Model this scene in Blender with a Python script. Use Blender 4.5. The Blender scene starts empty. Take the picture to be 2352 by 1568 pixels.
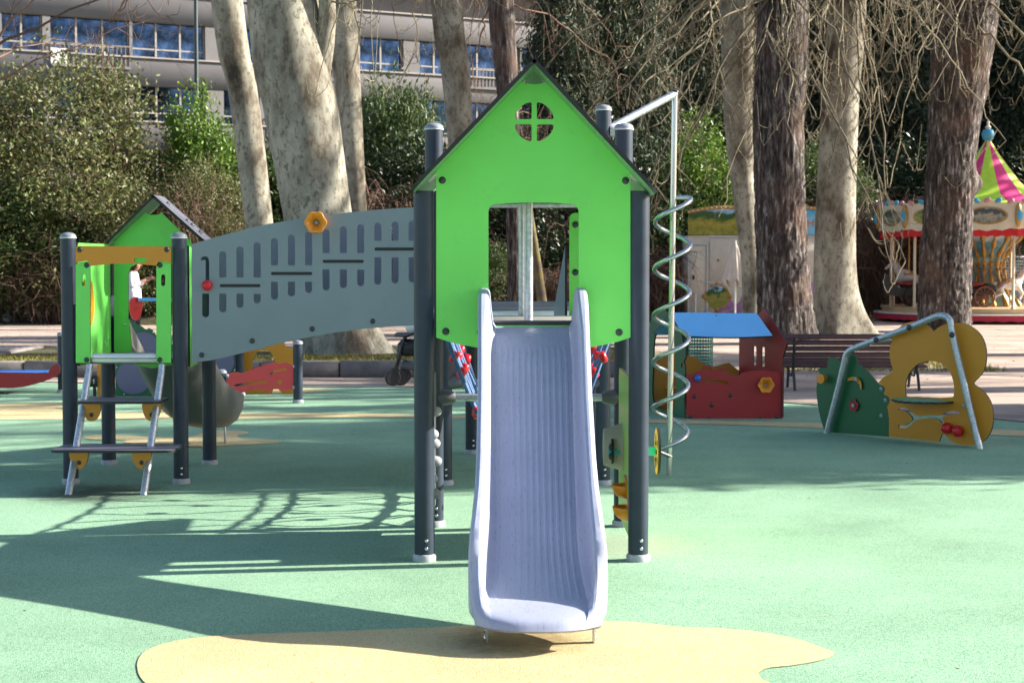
import bpy, bmesh, math, random
import numpy as np
from mathutils import Vector, Matrix, Euler, noise
from mathutils.geometry import tessellate_polygon

random.seed(7)
RNG = np.random.default_rng(7)
SC = bpy.context.scene
COL = SC.collection
PI = math.pi
R = math.radians

# ------------------------------------------------------------------ camera
FPX, CX, CY = 3800.0, 1176.0, 784.0          # focal length and centre in measuring pixels (2352 wide)
CAM_H = 1.5
PITCH = math.atan((784 - 605) / FPX)
cam_d = bpy.data.cameras.new('camera')
cam_d.sensor_width = 36.0
cam_d.lens = 36.0 * FPX / 2352.0
cam_d.clip_start, cam_d.clip_end = 0.1, 1000
cam_d.dof.use_dof = True
cam_d.dof.focus_distance = 9.2
cam_d.dof.aperture_fstop = 7.1
cam = bpy.data.objects.new('camera', cam_d)
cam.location = (0, 0, CAM_H)
cam.rotation_euler = (PI / 2 - PITCH, 0, 0)
COL.objects.link(cam)
SC.camera = cam

# ------------------------------------------------------------------ light
SUN_EL, SUN_AZ = R(27.0), R(81.5)            # azimuth clockwise from +Y
sun_vec = Vector((math.cos(SUN_EL) * math.sin(SUN_AZ), math.cos(SUN_EL) * math.cos(SUN_AZ), math.sin(SUN_EL)))
world = bpy.data.worlds.new('World')
SC.world = world
world.use_nodes = True
wn = world.node_tree
wn.nodes.clear()
sky = wn.nodes.new('ShaderNodeTexSky')
sky.sky_type = 'NISHITA'
sky.sun_disc = False
sky.sun_elevation = SUN_EL
sky.sun_rotation = SUN_AZ
sky.air_density = 1.0
sky.dust_density = 1.5
bg = wn.nodes.new('ShaderNodeBackground')
bg.inputs['Strength'].default_value = 0.075
wo = wn.nodes.new('ShaderNodeOutputWorld')
wn.links.new(sky.outputs[0], bg.inputs[0])
wn.links.new(bg.outputs[0], wo.inputs[0])
sd = bpy.data.lights.new('sun', 'SUN')
sd.energy = 5.0
sd.angle = R(0.55)
sd.color = (1.0, 0.93, 0.82)
sun = bpy.data.objects.new('sun', sd)
sun.rotation_euler = (-sun_vec).to_track_quat('-Z', 'Y').to_euler()
sun.location = (20, 5, 20)
COL.objects.link(sun)

SC.view_settings.view_transform = 'Standard'
SC.view_settings.look = 'None'
SC.view_settings.exposure = 1.66
SC.view_settings.gamma = 1.0
SC.view_settings.use_curve_mapping = False
SC.render.engine = 'CYCLES'
SC.cycles.max_bounces = 6
SC.cycles.diffuse_bounces = 2
SC.cycles.glossy_bounces = 3
SC.cycles.transmission_bounces = 3
SC.cycles.sample_clamp_indirect = 6.0
SC.cycles.use_adaptive_sampling = True
SC.cycles.adaptive_threshold = 0.02

# ------------------------------------------------------------------ measuring helpers
_cp, _sp = math.cos(PITCH), math.sin(PITCH)
def W(px, py, Y):
    """world point seen at (px, py) at distance Y"""
    u, v = px - CX, CY - py
    dx, dy, dz = u, FPX * _cp + v * _sp, -FPX * _sp + v * _cp
    t = Y / dy
    return Vector((dx * t, Y, CAM_H + dz * t))
def G(px, py, z=0.0):
    """point of the ground plane seen at (px, py)"""
    u, v = px - CX, CY - py
    dx, dy, dz = u, FPX * _cp + v * _sp, -FPX * _sp + v * _cp
    t = (z - CAM_H) / dz
    return Vector((dx * t, dy * t, z))

# ------------------------------------------------------------------ object helpers
def wmat(o):
    m = Matrix.LocRotScale(o.location, o.rotation_euler, o.scale)
    if o.parent:
        return wmat(o.parent) @ o.matrix_parent_inverse @ m
    return m
def attach(o, parent):
    if parent is not None:
        o.parent = parent
        o.matrix_parent_inverse = wmat(parent).inverted()
def props(o, label=None, cat=None, group=None, kind=None):
    if label: o['label'] = label
    if cat: o['category'] = cat
    if group: o['group'] = group
    if kind: o['kind'] = kind
    return o
def thing(name, loc, label, cat, group=None):
    o = bpy.data.objects.new(name, None)
    o.location = loc
    o.empty_display_size = 0.2
    COL.objects.link(o)
    return props(o, label, cat, group)
def obj(name, me, parent=None, loc=(0, 0, 0), rot=(0, 0, 0), scale=(1, 1, 1)):
    o = bpy.data.objects.new(name, me)
    o.location, o.rotation_euler, o.scale = loc, rot, scale
    COL.objects.link(o)
    attach(o, parent)
    return o
def mesh(name, verts, faces, mats, smooth=False, fmat=None):
    me = bpy.data.meshes.new(name)
    me.from_pydata([tuple(v) for v in verts], [], faces)
    for m in (mats if isinstance(mats, (list, tuple)) else [mats]):
        me.materials.append(m)
    if fmat is not None:
        me.polygons.foreach_set('material_index', fmat)
    if smooth:
        me.polygons.foreach_set('use_smooth', [True] * len(me.polygons))
    me.update()
    return me
def bm_mesh(name, bm, mats, smooth=False, recalc=True):
    if recalc:
        bmesh.ops.recalc_face_normals(bm, faces=bm.faces)
    me = bpy.data.meshes.new(name)
    bm.to_mesh(me)
    bm.free()
    for m in (mats if isinstance(mats, (list, tuple)) else [mats]):
        me.materials.append(m)
    if smooth:
        me.polygons.foreach_set('use_smooth', [True] * len(me.polygons))
    return me
def smooth_by_angle(me, ang=35):
    me.polygons.foreach_set('use_smooth', [True] * len(me.polygons))
    try:
        me.set_sharp_from_angle(angle=R(ang))
    except Exception:
        pass
    return me
def box_mesh(size, mat, bevel=0.0, segs=1, center=(0, 0, 0)):
    bm = bmesh.new()
    bmesh.ops.create_cube(bm, size=1.0)
    bmesh.ops.scale(bm, vec=size, verts=bm.verts)
    if bevel > 0:
        bmesh.ops.bevel(bm, geom=bm.edges[:], offset=bevel, segments=segs, affect='EDGES', profile=0.5)
    bmesh.ops.translate(bm, vec=center, verts=bm.verts)
    me = bm_mesh('box', bm, mat)
    if bevel > 0:
        smooth_by_angle(me, 50)
    return me
def box(name, c, size, mat, parent=None, bevel=0.0, rot=(0, 0, 0)):
    return obj(name, box_mesh(size, mat, bevel), parent, c, rot)
def tube_geo(pts, rad, segs=12, caps=True):
    pts = [Vector(p) for p in pts]
    n = len(pts)
    if not isinstance(rad, (list, tuple)):
        rad = [rad] * n
    tang = []
    for i in range(n):
        a, b = pts[max(0, i - 1)], pts[min(n - 1, i + 1)]
        tang.append((b - a).normalized())
    ref = Vector((0, 0, 1)) if abs(tang[0].z) < 0.9 else Vector((1, 0, 0))
    nrm = tang[0].cross(ref).normalized()
    V, F = [], []
    for i in range(n):
        if i:
            q = tang[i - 1].rotation_difference(tang[i])
            nrm = (q @ nrm).normalized()
        bn = tang[i].cross(nrm).normalized()
        for k in range(segs):
            a = 2 * PI * k / segs
            V.append(pts[i] + (nrm * math.cos(a) + bn * math.sin(a)) * rad[i])
    for i in range(n - 1):
        for k in range(segs):
            k2 = (k + 1) % segs
            F.append((i * segs + k, i * segs + k2, (i + 1) * segs + k2, (i + 1) * segs + k))
    if caps:
        F.append(tuple(range(segs - 1, -1, -1)))
        F.append(tuple((n - 1) * segs + k for k in range(segs)))
    return V, F
def tube(name, pts, rad, mat, parent=None, segs=12, caps=True):
    V, F = tube_geo(pts, rad, segs, caps)
    me = mesh(name, V, F, mat)
    return obj(name, smooth_by_angle(me, 40), parent)
def lathe_mesh(prof, mat, segs=24):
    """prof: list of (r, z) around local Z"""
    V, F = [], []
    n = len(prof)
    for r, z in prof:
        for k in range(segs):
            a = 2 * PI * k / segs
            V.append((r * math.cos(a), r * math.sin(a), z))
    for i in range(n - 1):
        for k in range(segs):
            k2 = (k + 1) % segs
            F.append((i * segs + k, i * segs + k2, (i + 1) * segs + k2, (i + 1) * segs + k))
    F.append(tuple(range(segs - 1, -1, -1)))
    F.append(tuple((n - 1) * segs + k for k in range(segs)))
    return smooth_by_angle(mesh('lathe', V, F, mat), 40)
def plate_mesh(loops, th, mats, o=Vector((0, 0, 0)), ex=Vector((1, 0, 0)), ey=Vector((0, 0, 1))):
    """flat plate with holes; loops are 2-D (first the outline, then holes) in the plane o + a*ex + b*ey.
    thickness grows away from the face normal ex x ey .. front face is at -n side. mats = [front, edge, back]"""
    n = ex.cross(ey).normalized()            # for ex=+X, ey=+Z this is -Y : towards the camera
    L3 = [[Vector((p[0], p[1], 0)) for p in lp] for lp in loops]
    tris = tessellate_polygon(L3)
    flat = [p for lp in L3 for p in lp]
    N = len(flat)
    V = [o + ex * p.x + ey * p.y for p in flat] + [o + ex * p.x + ey * p.y - n * th for p in flat]
    F, M = [], []
    for a, b, c in tris:
        pa, pb, pc = flat[a], flat[b], flat[c]
        cr = (pb - pa).cross(pc - pa).z
        if abs(cr) < 1e-12:
            continue
        t = (a, b, c) if cr > 0 else (a, c, b)
        F.append(t); M.append(0)
        F.append((t[0] + N, t[2] + N, t[1] + N)); M.append(2 if len(mats) > 2 else 0)
    base = 0
    for li, lp in enumerate(L3):
        m = len(lp)
        area = sum(lp[i].x * lp[(i + 1) % m].y - lp[(i + 1) % m].x * lp[i].y for i in range(m))
        ccw = area > 0
        for i in range(m):
            a, b = base + i, base + (i + 1) % m
            q = (b, a, a + N, b + N) if (ccw == (li == 0)) else (a, b, b + N, a + N)
            F.append(q); M.append(1 if len(mats) > 1 else 0)
        base += m
    return mesh('plate', V, F, mats, fmat=M)
def plate(name, loops, th, mats, parent=None, **kw):
    return obj(name, plate_mesh(loops, th, mats, **kw), parent)
def wplate(name, loops_px, Y, th, mats, parent=None):
    """plate parallel to X-Z at distance Y, loops measured in pixels at that distance"""
    L = [[(W(x, y, Y).x, W(x, y, Y).z) for x, y in lp] for lp in loops_px]
    return plate(name, L, th, mats, parent, o=Vector((0, Y, 0)))
def arc(cx, cy, r, a0, a1, n=8, ry=None):
    ry = r if ry is None else ry
    return [(cx + r * math.cos(R(a0 + (a1 - a0) * i / n)), cy + ry * math.sin(R(a0 + (a1 - a0) * i / n))) for i in range(n + 1)]
def circ(cx, cy, r, n=24, ry=None):
    return arc(cx, cy, r, 0, 360 * (n - 1) / n, n - 1, ry)
def rrect(x0, y0, x1, y1, r, n=4):
    x0, x1 = min(x0, x1), max(x0, x1); y0, y1 = min(y0, y1), max(y0, y1)
    r = min(r, (x1 - x0) / 2 - 1e-4, (y1 - y0) / 2 - 1e-4)
    return (arc(x1 - r, y1 - r, r, 0, 90, n) + arc(x0 + r, y1 - r, r, 90, 180, n)
            + arc(x0 + r, y0 + r, r, 180, 270, n) + arc(x1 - r, y0 + r, r, 270, 360, n))
def spline(pts, closed=True, sub=6):
    """Catmull-Rom through points"""
    n = len(pts)
    dim = len(pts[0])
    out = []
    rng = range(n) if closed else range(n - 1)
    for i in rng:
        def g(k):
            return pts[k % n] if closed else pts[max(0, min(n - 1, k))]
        p0, p1, p2, p3 = g(i - 1), g(i), g(i + 1), g(i + 2)
        for s in range(sub):
            t = s / sub
            out.append(tuple(0.5 * (2 * p1[d] + (p2[d] - p0[d]) * t + (2 * p0[d] - 5 * p1[d] + 4 * p2[d] - p3[d]) * t * t
                                   + (3 * p1[d] - p0[d] - 3 * p2[d] + p3[d]) * t ** 3) for d in range(dim)))
    if not closed:
        out.append(tuple(pts[-1]))
    return out
def copy_tree(o, parent=None, dloc=None):
    c = o.copy()
    COL.objects.link(c)
    c.parent = parent
    if dloc is not None:
        c.location = dloc
    for ch in o.children:
        copy_tree(ch, c)
    return c

# ------------------------------------------------------------------ materials
def ramp(nt, stops, interp='LINEAR'):
    n = nt.nodes.new('ShaderNodeValToRGB')
    n.color_ramp.interpolation = interp
    e = n.color_ramp.elements
    while len(e) > 1:
        e.remove(e[0])
    e[0].position = stops[0][0]
    e[0].color = (*stops[0][1], 1) if len(stops[0][1]) == 3 else stops[0][1]
    for p, c in stops[1:]:
        k = e.new(p)
        k.color = (*c, 1) if len(c) == 3 else c
    return n
def new_mat(name):
    m = bpy.data.materials.new(name)
    m.use_nodes = True
    nt = m.node_tree
    return m, nt, nt.nodes['Principled BSDF']
def tex(nt, kind, scale, coord='Object', stretch=None, detail=4, rough=0.55, **kw):
    tc = nt.nodes.new('ShaderNodeTexCoord')
    t = nt.nodes.new('ShaderNodeTex' + kind)
    src = tc.outputs[coord]
    if stretch:
        mp = nt.nodes.new('ShaderNodeMapping')
        mp.inputs['Scale'].default_value = stretch
        nt.links.new(src, mp.inputs[0])
        src = mp.outputs[0]
    nt.links.new(src, t.inputs['Vector'])
    t.inputs['Scale'].default_value = scale
    if 'Detail' in t.inputs:
        t.inputs['Detail'].default_value = detail
    if 'Roughness' in t.inputs:
        t.inputs['Roughness'].default_value = rough
    for k, v in kw.items():
        if hasattr(t, k):
            setattr(t, k, v)
        else:
            t.inputs[k].default_value = v
    return t
def bump(nt, b, src, strength, dist=0.01):
    n = nt.nodes.new('ShaderNodeBump')
    n.inputs['Strength'].default_value = strength
    n.inputs['Distance'].default_value = dist
    nt.links.new(src, n.inputs['Height'])
    nt.links.new(n.outputs[0], b.inputs['Normal'])
    return n
def mixc(nt, fac, a, b, blend='MIX'):
    n = nt.nodes.new('ShaderNodeMix')
    n.data_type = 'RGBA'
    n.blend_type = blend
    for s, i in ((fac, 0), (a, 6), (b, 7)):
        if hasattr(s, 'is_output'):
            nt.links.new(s, n.inputs[i])
        elif i == 0:
            n.inputs[0].default_value = s
        else:
            n.inputs[i].default_value = (*s, 1)
    return n.outputs[2]
def simple(name, col, rough=0.5, metal=0.0, var=0.08, vscale=6.0, bmp=0.0, bscale=200.0, spec=0.5, coat=0.0, wear=0.0):
    m, nt, b = new_mat(name)
    t = tex(nt, 'Noise', vscale, detail=3)
    r = ramp(nt, [(0.3, tuple(c * (1 - var) for c in col)), (0.7, tuple(min(1, c * (1 + var)) for c in col))])
    nt.links.new(t.outputs['Fac'], r.inputs[0])
    nt.links.new(r.outputs[0], b.inputs['Base Color'])
    b.inputs['Metallic'].default_value = metal
    b.inputs['Specular IOR Level'].default_value = spec
    rr = nt.nodes.new('ShaderNodeMapRange')
    rr.inputs['To Min'].default_value = max(0.02, rough - 0.06)
    rr.inputs['To Max'].default_value = min(1, rough + 0.08)
    nt.links.new(t.outputs['Fac'], rr.inputs[0])
    nt.links.new(rr.outputs[0], b.inputs['Roughness'])
    if wear:
        tw = tex(nt, 'Noise', 5.5, detail=8, rough=0.78)
        rw_ = ramp(nt, [(0.56, (0, 0, 0)), (0.72, (wear, wear, wear))])
        nt.links.new(tw.outputs['Fac'], rw_.inputs[0])
        nt.links.new(mixc(nt, rw_.outputs[0], r.outputs[0], tuple(0.55 * c + 0.05 for c in col)), b.inputs['Base Color'])
    if coat:
        b.inputs['Coat Weight'].default_value = coat
    if bmp:
        t3 = tex(nt, 'Noise', bscale, detail=0)
        bump(nt, b, t3.outputs['Fac'], bmp, 0.002)
    return m

M = {}
# HPL play panels: thin coloured skin over a near-black core
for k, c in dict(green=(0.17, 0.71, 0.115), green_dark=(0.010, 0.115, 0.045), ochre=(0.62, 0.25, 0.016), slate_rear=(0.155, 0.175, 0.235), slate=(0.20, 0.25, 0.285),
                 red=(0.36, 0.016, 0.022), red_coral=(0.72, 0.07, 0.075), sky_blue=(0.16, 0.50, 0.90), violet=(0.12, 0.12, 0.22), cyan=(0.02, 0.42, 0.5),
                 roof_grey=(0.13, 0.135, 0.165), roof_under=(0.20, 0.40, 0.19), teal=(0.03, 0.30, 0.17), tread=(0.20, 0.19, 0.235), lime=(0.36, 0.62, 0.10)).items():
    M[k] = simple('hpl_' + k, c, rough=0.38, var=0.05, vscale=2.2, bmp=0.06, bscale=900, wear=0.35)
M['core'] = simple('hpl_core', (0.012, 0.012, 0.014), rough=0.55)
M['post'] = simple('powder_coat', (0.028, 0.040, 0.062), rough=0.40, var=0.12, vscale=9, bmp=0.05, bscale=700, spec=0.32, wear=0.0)
M['collar'] = simple('cast_collar', (0.36, 0.37, 0.40), rough=0.55, var=0.2, vscale=40)
M['cap'] = simple('cap_plastic', (0.20, 0.22, 0.26), rough=0.4)
M['capring'] = simple('cap_ring', (0.55, 0.55, 0.56), rough=0.45)
M['bolt'] = simple('bolt_cap', (0.035, 0.038, 0.045), rough=0.32)
M['steel'] = simple('stainless', (0.62, 0.62, 0.62), rough=0.22, metal=1.0, var=0.06, vscale=30)
M['galv'] = simple('galvanised', (0.50, 0.54, 0.58), rough=0.42, metal=0.75, var=0.22, vscale=45)
M['screw'] = simple('screw', (0.7, 0.7, 0.7), rough=0.25, metal=1.0)
M['alu'] = simple('aluminium', (0.66, 0.68, 0.68), rough=0.38, metal=0.6)
M['deck'] = simple('deck_board', (0.20, 0.20, 0.19), rough=0.6, bmp=0.4, bscale=160)
M['orange'] = simple('orange_plastic', (0.75, 0.26, 0.012), rough=0.3, spec=0.6)
M['red_p'] = simple('red_plastic', (0.62, 0.012, 0.022), rough=0.28)
M['blue_p'] = simple('blue_plastic', (0.03, 0.16, 0.55), rough=0.3)
M['grey_p'] = simple('grey_plastic', (0.10, 0.10, 0.11), rough=0.45)
M['black_p'] = simple('black_plastic', (0.015, 0.015, 0.017), rough=0.4)
M['white_p'] = simple('white_paint', (0.78, 0.77, 0.74), rough=0.45, var=0.05)
M['cream'] = simple('cream_paint', (0.62, 0.56, 0.47), rough=0.5, var=0.06)
M['yellow_p'] = simple('yellow_plastic', (0.78, 0.36, 0.012), rough=0.35)
M['gold'] = simple('gilt', (0.42, 0.24, 0.06), rough=0.35, metal=0.4, var=0.3, vscale=30)
M['rope_red'] = M['red_p']

def slide_mat():
    m, nt, b = new_mat('slide_plastic')
    t = tex(nt, 'Noise', 3.0, detail=6)
    r = ramp(nt, [(0.35, (0.325, 0.35, 0.475)), (0.65, (0.37, 0.395, 0.525))])
    nt.links.new(t.outputs['Fac'], r.inputs[0])
    sc = tex(nt, 'Noise', 26, stretch=(8, 1, 1), detail=6)
    r2 = ramp(nt, [(0.56, (0, 0, 0)), (0.66, (0.45, 0.45, 0.45)), (0.74, (1, 1, 1))])
    nt.links.new(sc.outputs['Fac'], r2.inputs[0])
    c = mixc(nt, r2.outputs[0], r.outputs[0], (0.19, 0.20, 0.28))
    nt.links.new(c, b.inputs['Base Color'])
    b.inputs['Roughness'].default_value = 0.36
    n = tex(nt, 'Noise', 420, detail=2)
    bump(nt, b, n.outputs['Fac'], 0.08, 0.001)
    return m
M['slide'] = slide_mat()
M['slide_grey'] = simple('slide_grey_plastic', (0.125, 0.125, 0.12), rough=0.4, var=0.06, vscale=4)

def rubber(name, a, b_, c, dirt):
    m, nt, b = new_mat(name)
    v = tex(nt, 'Voronoi', 210, feature='F1')
    r = ramp(nt, [(0.10, a), (0.42, b_), (0.70, b_), (0.95, c)])
    sep = nt.nodes.new('ShaderNodeSeparateColor')
    nt.links.new(v.outputs['Color'], sep.inputs[0])
    nt.links.new(sep.outputs[0], r.inputs[0])
    big = tex(nt, 'Noise', 0.7, detail=7, rough=0.62)
    r2 = ramp(nt, [(0.28, (0.76, 0.77, 0.76)), (0.62, (1.09, 1.07, 1.07))])
    nt.links.new(big.outputs['Fac'], r2.inputs[0])
    col = mixc(nt, 1.0, r.outputs[0], r2.outputs[0], 'MULTIPLY')
    sp = tex(nt, 'Noise', 22, detail=6, rough=0.7)
    r3 = ramp(nt, [(0.62, (0, 0, 0)), (0.78, (0.45, 0.45, 0.45))])
    nt.links.new(sp.outputs['Fac'], r3.inputs[0])
    col = mixc(nt, r3.outputs[0], col, dirt)
    nt.links.new(col, b.inputs['Base Color'])
    b.inputs['Roughness'].default_value = 0.88
    b.inputs['Specular IOR Level'].default_value = 0.25
    bump(nt, b, v.outputs['Distance'], 0.6, 0.004)
    return m
M['rub_green'] = rubber('rubber_green', (0.023, 0.11, 0.076), (0.090, 0.270, 0.166), (0.29, 0.455, 0.31), (0.15, 0.24, 0.16))
M['rub_yellow'] = rubber('rubber_yellow', (0.32, 0.22, 0.06), (0.49, 0.375, 0.145), (0.60, 0.51, 0.30), (0.33, 0.26, 0.12))

def ground_mat():
    m, nt, b = new_mat('gravel')
    t = tex(nt, 'Noise', 1.2, detail=9, rough=0.65)
    r = ramp(nt, [(0.30, (0.27, 0.205, 0.17)), (0.50, (0.40, 0.315, 0.265)), (0.72, (0.50, 0.41, 0.35))])
    nt.links.new(t.outputs['Fac'], r.inputs[0])
    p = tex(nt, 'Voronoi', 55)
    r2 = ramp(nt, [(0.0, (0.75, 0.75, 0.75)), (0.5, (1.05, 1.05, 1.05))])
    nt.links.new(p.outputs['Distance'], r2.inputs[0])
    c = mixc(nt, 1.0, r.outputs[0], r2.outputs[0], 'MULTIPLY')
    tr = tex(nt, 'Noise', 0.6, stretch=(0.16, 1.6, 1), detail=5)  # long dark bands put dappled tree shade into the gravel colour
    r3 = ramp(nt, [(0.50, (0, 0, 0)), (0.66, (0.55, 0.55, 0.55))])
    nt.links.new(tr.outputs['Fac'], r3.inputs[0])
    c = mixc(nt, r3.outputs[0], c, (0.19, 0.145, 0.12))
    nt.links.new(c, b.inputs['Base Color'])
    b.inputs['Roughness'].default_value = 0.95
    b.inputs['Specular IOR Level'].default_value = 0.15
    bump(nt, b, t.outputs['Fac'], 0.5, 0.04)
    return m
M['gravel'] = ground_mat()
def litter_mat():
    m, nt, b = new_mat('leaf_litter')
    v = tex(nt, 'Voronoi', 14)
    sep = nt.nodes.new('ShaderNodeSeparateColor')
    nt.links.new(v.outputs['Color'], sep.inputs[0])
    r = ramp(nt, [(0.0, (0.03, 0.018, 0.012)), (0.5, (0.085, 0.05, 0.03)), (0.85, (0.20, 0.11, 0.06)), (1, (0.05, 0.07, 0.02))])
    nt.links.new(sep.outputs[0], r.inputs[0])
    nt.links.new(r.outputs[0], b.inputs['Base Color'])
    b.inputs['Roughness'].default_value = 0.9
    bump(nt, b, v.outputs['Distance'], 0.8, 0.05)
    return m
M['litter'] = litter_mat()
M['stone'] = simple('kerb_stone', (0.165, 0.15, 0.145), rough=0.85, var=0.25, vscale=7, bmp=0.5, bscale=60)
M['rock'] = simple('rock', (0.40, 0.39, 0.38), rough=0.85, var=0.3, vscale=9, bmp=0.6, bscale=30)
M['bench_wood'] = simple('bench_wood', (0.085, 0.036, 0.034), rough=0.42, var=0.25, vscale=12)
M['iron'] = simple('iron', (0.03, 0.03, 0.033), rough=0.5)
M['moss_grass'] = simple('grass_blade', (0.22, 0.20, 0.045), rough=0.7, var=0.3, vscale=8)

def bark_plane(name='bark_plane', warm=1.0):
    m, nt, b = new_mat(name)
    t = tex(nt, 'Noise', 1.5, stretch=(1.0, 1.0, 0.5), detail=9, rough=0.68)
    r = ramp(nt, [(0.36, (0.055, 0.044, 0.034)), (0.43, (0.12, 0.102, 0.075)), (0.47, (0.205, 0.19, 0.15)), (0.54, (0.275, 0.265, 0.215)), (0.61, (0.38, 0.365, 0.295)), (0.70, (0.22, 0.21, 0.175))])
    nt.links.new(t.outputs['Fac'], r.inputs[0])
    v = tex(nt, 'Noise', 13, stretch=(1, 1, 0.6), detail=8, rough=0.75)
    r2 = ramp(nt, [(0.53, (0, 0, 0)), (0.58, (0.85, 0.85, 0.85))], 'LINEAR')
    nt.links.new(v.outputs['Fac'], r2.inputs[0])
    c = mixc(nt, r2.outputs[0], r.outputs[0], (0.135, 0.115, 0.09))
    nt.links.new(c, b.inputs['Base Color'])
    b.inputs['Roughness'].default_value = 0.85
    b.inputs['Specular IOR Level'].default_value = 0.2
    bump(nt, b, r2.outputs[0], 0.35, 0.02)
    return m
M['bark_plane'] = bark_plane()
def bark_dark():
    m, nt, b = new_mat('bark_chestnut')
    t = tex(nt, 'Noise', 9, stretch=(1.6, 1.6, 0.28), detail=8, rough=0.68)
    r = ramp(nt, [(0.36, (0.014, 0.011, 0.010)), (0.49, (0.055, 0.045, 0.042)), (0.58, (0.13, 0.113, 0.106)), (0.69, (0.40, 0.37, 0.35))])
    nt.links.new(t.outputs['Fac'], r.inputs[0])
    w = tex(nt, 'Noise', 1.1, detail=4)
    r2 = ramp(nt, [(0.5, (0, 0, 0)), (0.7, (0.5, 0.5, 0.5))])
    nt.links.new(w.outputs['Fac'], r2.inputs[0])
    c = mixc(nt, r2.outputs[0], r.outputs[0], (0.16, 0.095, 0.07))
    nt.links.new(c, b.inputs['Base Color'])
    b.inputs['Roughness'].default_value = 0.9
    b.inputs['Specular IOR Level'].default_value = 0.2
    bump(nt, b, t.outputs['Fac'], 0.9, 0.05)
    return m
M['bark_dark'] = bark_dark()
def twig_mat(name, a, b_):
    m, nt, b = new_mat(name)
    g = nt.nodes.new('ShaderNodeNewGeometry')
    r = ramp(nt, [(0.0, a), (1.0, b_)])
    nt.links.new(g.outputs['Random Per Island'], r.inputs[0])
    nt.links.new(r.outputs[0], b.inputs['Base Color'])
    b.inputs['Roughness'].default_value = 0.8
    b.inputs['Specular IOR Level'].default_value = 0.25
    return m
M['twig'] = twig_mat('twig_bark', (0.10, 0.08, 0.055), (0.33, 0.29, 0.19))
M['twig_red'] = twig_mat('twig_brown', (0.055, 0.032, 0.024), (0.20, 0.13, 0.095))
def leaf_mat(name, cols, rough=0.38, trans=0.25):
    m, nt, b = new_mat(name)
    g = nt.nodes.new('ShaderNodeNewGeometry')
    n = len(cols)
    r = ramp(nt, [(i / max(1, n - 1), c) for i, c in enumerate(cols)])
    nt.links.new(g.outputs['Random Per Island'], r.inputs[0])
    nt.links.new(r.outputs[0], b.inputs['Base Color'])
    b.inputs['Roughness'].default_value = rough + 0.1
    b.inputs['Specular IOR Level'].default_value = 0.35
    if trans:
        tr = nt.nodes.new('ShaderNodeBsdfTranslucent')
        nt.links.new(r.outputs[0], tr.inputs[0])
        mx = nt.nodes.new('ShaderNodeMixShader')
        mx.inputs[0].default_value = trans
        out = nt.nodes['Material Output']
        nt.links.new(b.outputs[0], mx.inputs[1])
        nt.links.new(tr.outputs[0], mx.inputs[2])
        nt.links.new(mx.outputs[0], out.inputs[0])
    return m
M['leaf_laurel'] = leaf_mat('leaf_laurel', [(0.03, 0.06, 0.018), (0.055, 0.10, 0.025), (0.09, 0.13, 0.04), (0.13, 0.16, 0.06)], 0.34)
M['leaf_olive'] = leaf_mat('leaf_olive', [(0.05, 0.07, 0.022), (0.11, 0.14, 0.04), (0.17, 0.19, 0.065), (0.13, 0.095, 0.05), (0.20, 0.23, 0.10)], 0.38)
M['leaf_bright'] = leaf_mat('leaf_bright', [(0.06, 0.13, 0.02), (0.11, 0.21, 0.03), (0.20, 0.27, 0.05)], 0.34)
M['leaf_conifer'] = leaf_mat('leaf_conifer', [(0.018, 0.032, 0.018), (0.035, 0.055, 0.030), (0.065, 0.085, 0.045), (0.10, 0.10, 0.045)], 0.55, 0.12)
M['leaf_dark'] = leaf_mat('leaf_dark', [(0.012, 0.025, 0.010), (0.025, 0.045, 0.016), (0.045, 0.07, 0.025)], 0.3, 0.1)
# ------------------------------------------------------------------ the setting
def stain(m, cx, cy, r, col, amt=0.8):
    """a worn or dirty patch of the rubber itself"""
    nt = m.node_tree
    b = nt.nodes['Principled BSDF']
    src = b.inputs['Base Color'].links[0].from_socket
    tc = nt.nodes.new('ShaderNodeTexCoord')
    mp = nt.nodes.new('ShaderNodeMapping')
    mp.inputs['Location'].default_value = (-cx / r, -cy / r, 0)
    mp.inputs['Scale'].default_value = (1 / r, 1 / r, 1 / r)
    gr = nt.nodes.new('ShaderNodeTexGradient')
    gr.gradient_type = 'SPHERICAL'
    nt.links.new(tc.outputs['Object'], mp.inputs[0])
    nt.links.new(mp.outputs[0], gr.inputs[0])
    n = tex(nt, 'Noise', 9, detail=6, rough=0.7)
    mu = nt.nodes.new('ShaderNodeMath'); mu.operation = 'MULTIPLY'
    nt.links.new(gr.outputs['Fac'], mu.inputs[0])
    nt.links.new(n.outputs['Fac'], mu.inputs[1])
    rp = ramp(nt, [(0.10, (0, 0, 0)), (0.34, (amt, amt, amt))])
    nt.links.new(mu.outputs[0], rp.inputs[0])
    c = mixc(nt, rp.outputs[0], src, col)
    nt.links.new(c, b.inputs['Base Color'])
stain(M['rub_green'], 0.55, 8.72, 0.62, (0.34, 0.34, 0.25), 0.4)
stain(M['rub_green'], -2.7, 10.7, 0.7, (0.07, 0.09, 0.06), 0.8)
stain(M['rub_yellow'], 0.02, 6.50, 0.42, (0.16, 0.11, 0.05), 0.7)

def sheet(name, pts, z, mat, th=0.0, kind='structure'):
    pts = [(p[0], p[1]) for p in pts]
    tris = tessellate_polygon([[Vector((x, y, 0)) for x, y in pts]])
    V = [(x, y, z) for x, y in pts]
    F = []
    for a, b, c in tris:
        cr = (pts[b][0] - pts[a][0]) * (pts[c][1] - pts[a][1]) - (pts[b][1] - pts[a][1]) * (pts[c][0] - pts[a][0])
        F.append((a, b, c) if cr > 0 else (a, c, b))
    return props(obj(name, mesh(name, V, F, mat)), kind=kind)

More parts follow.
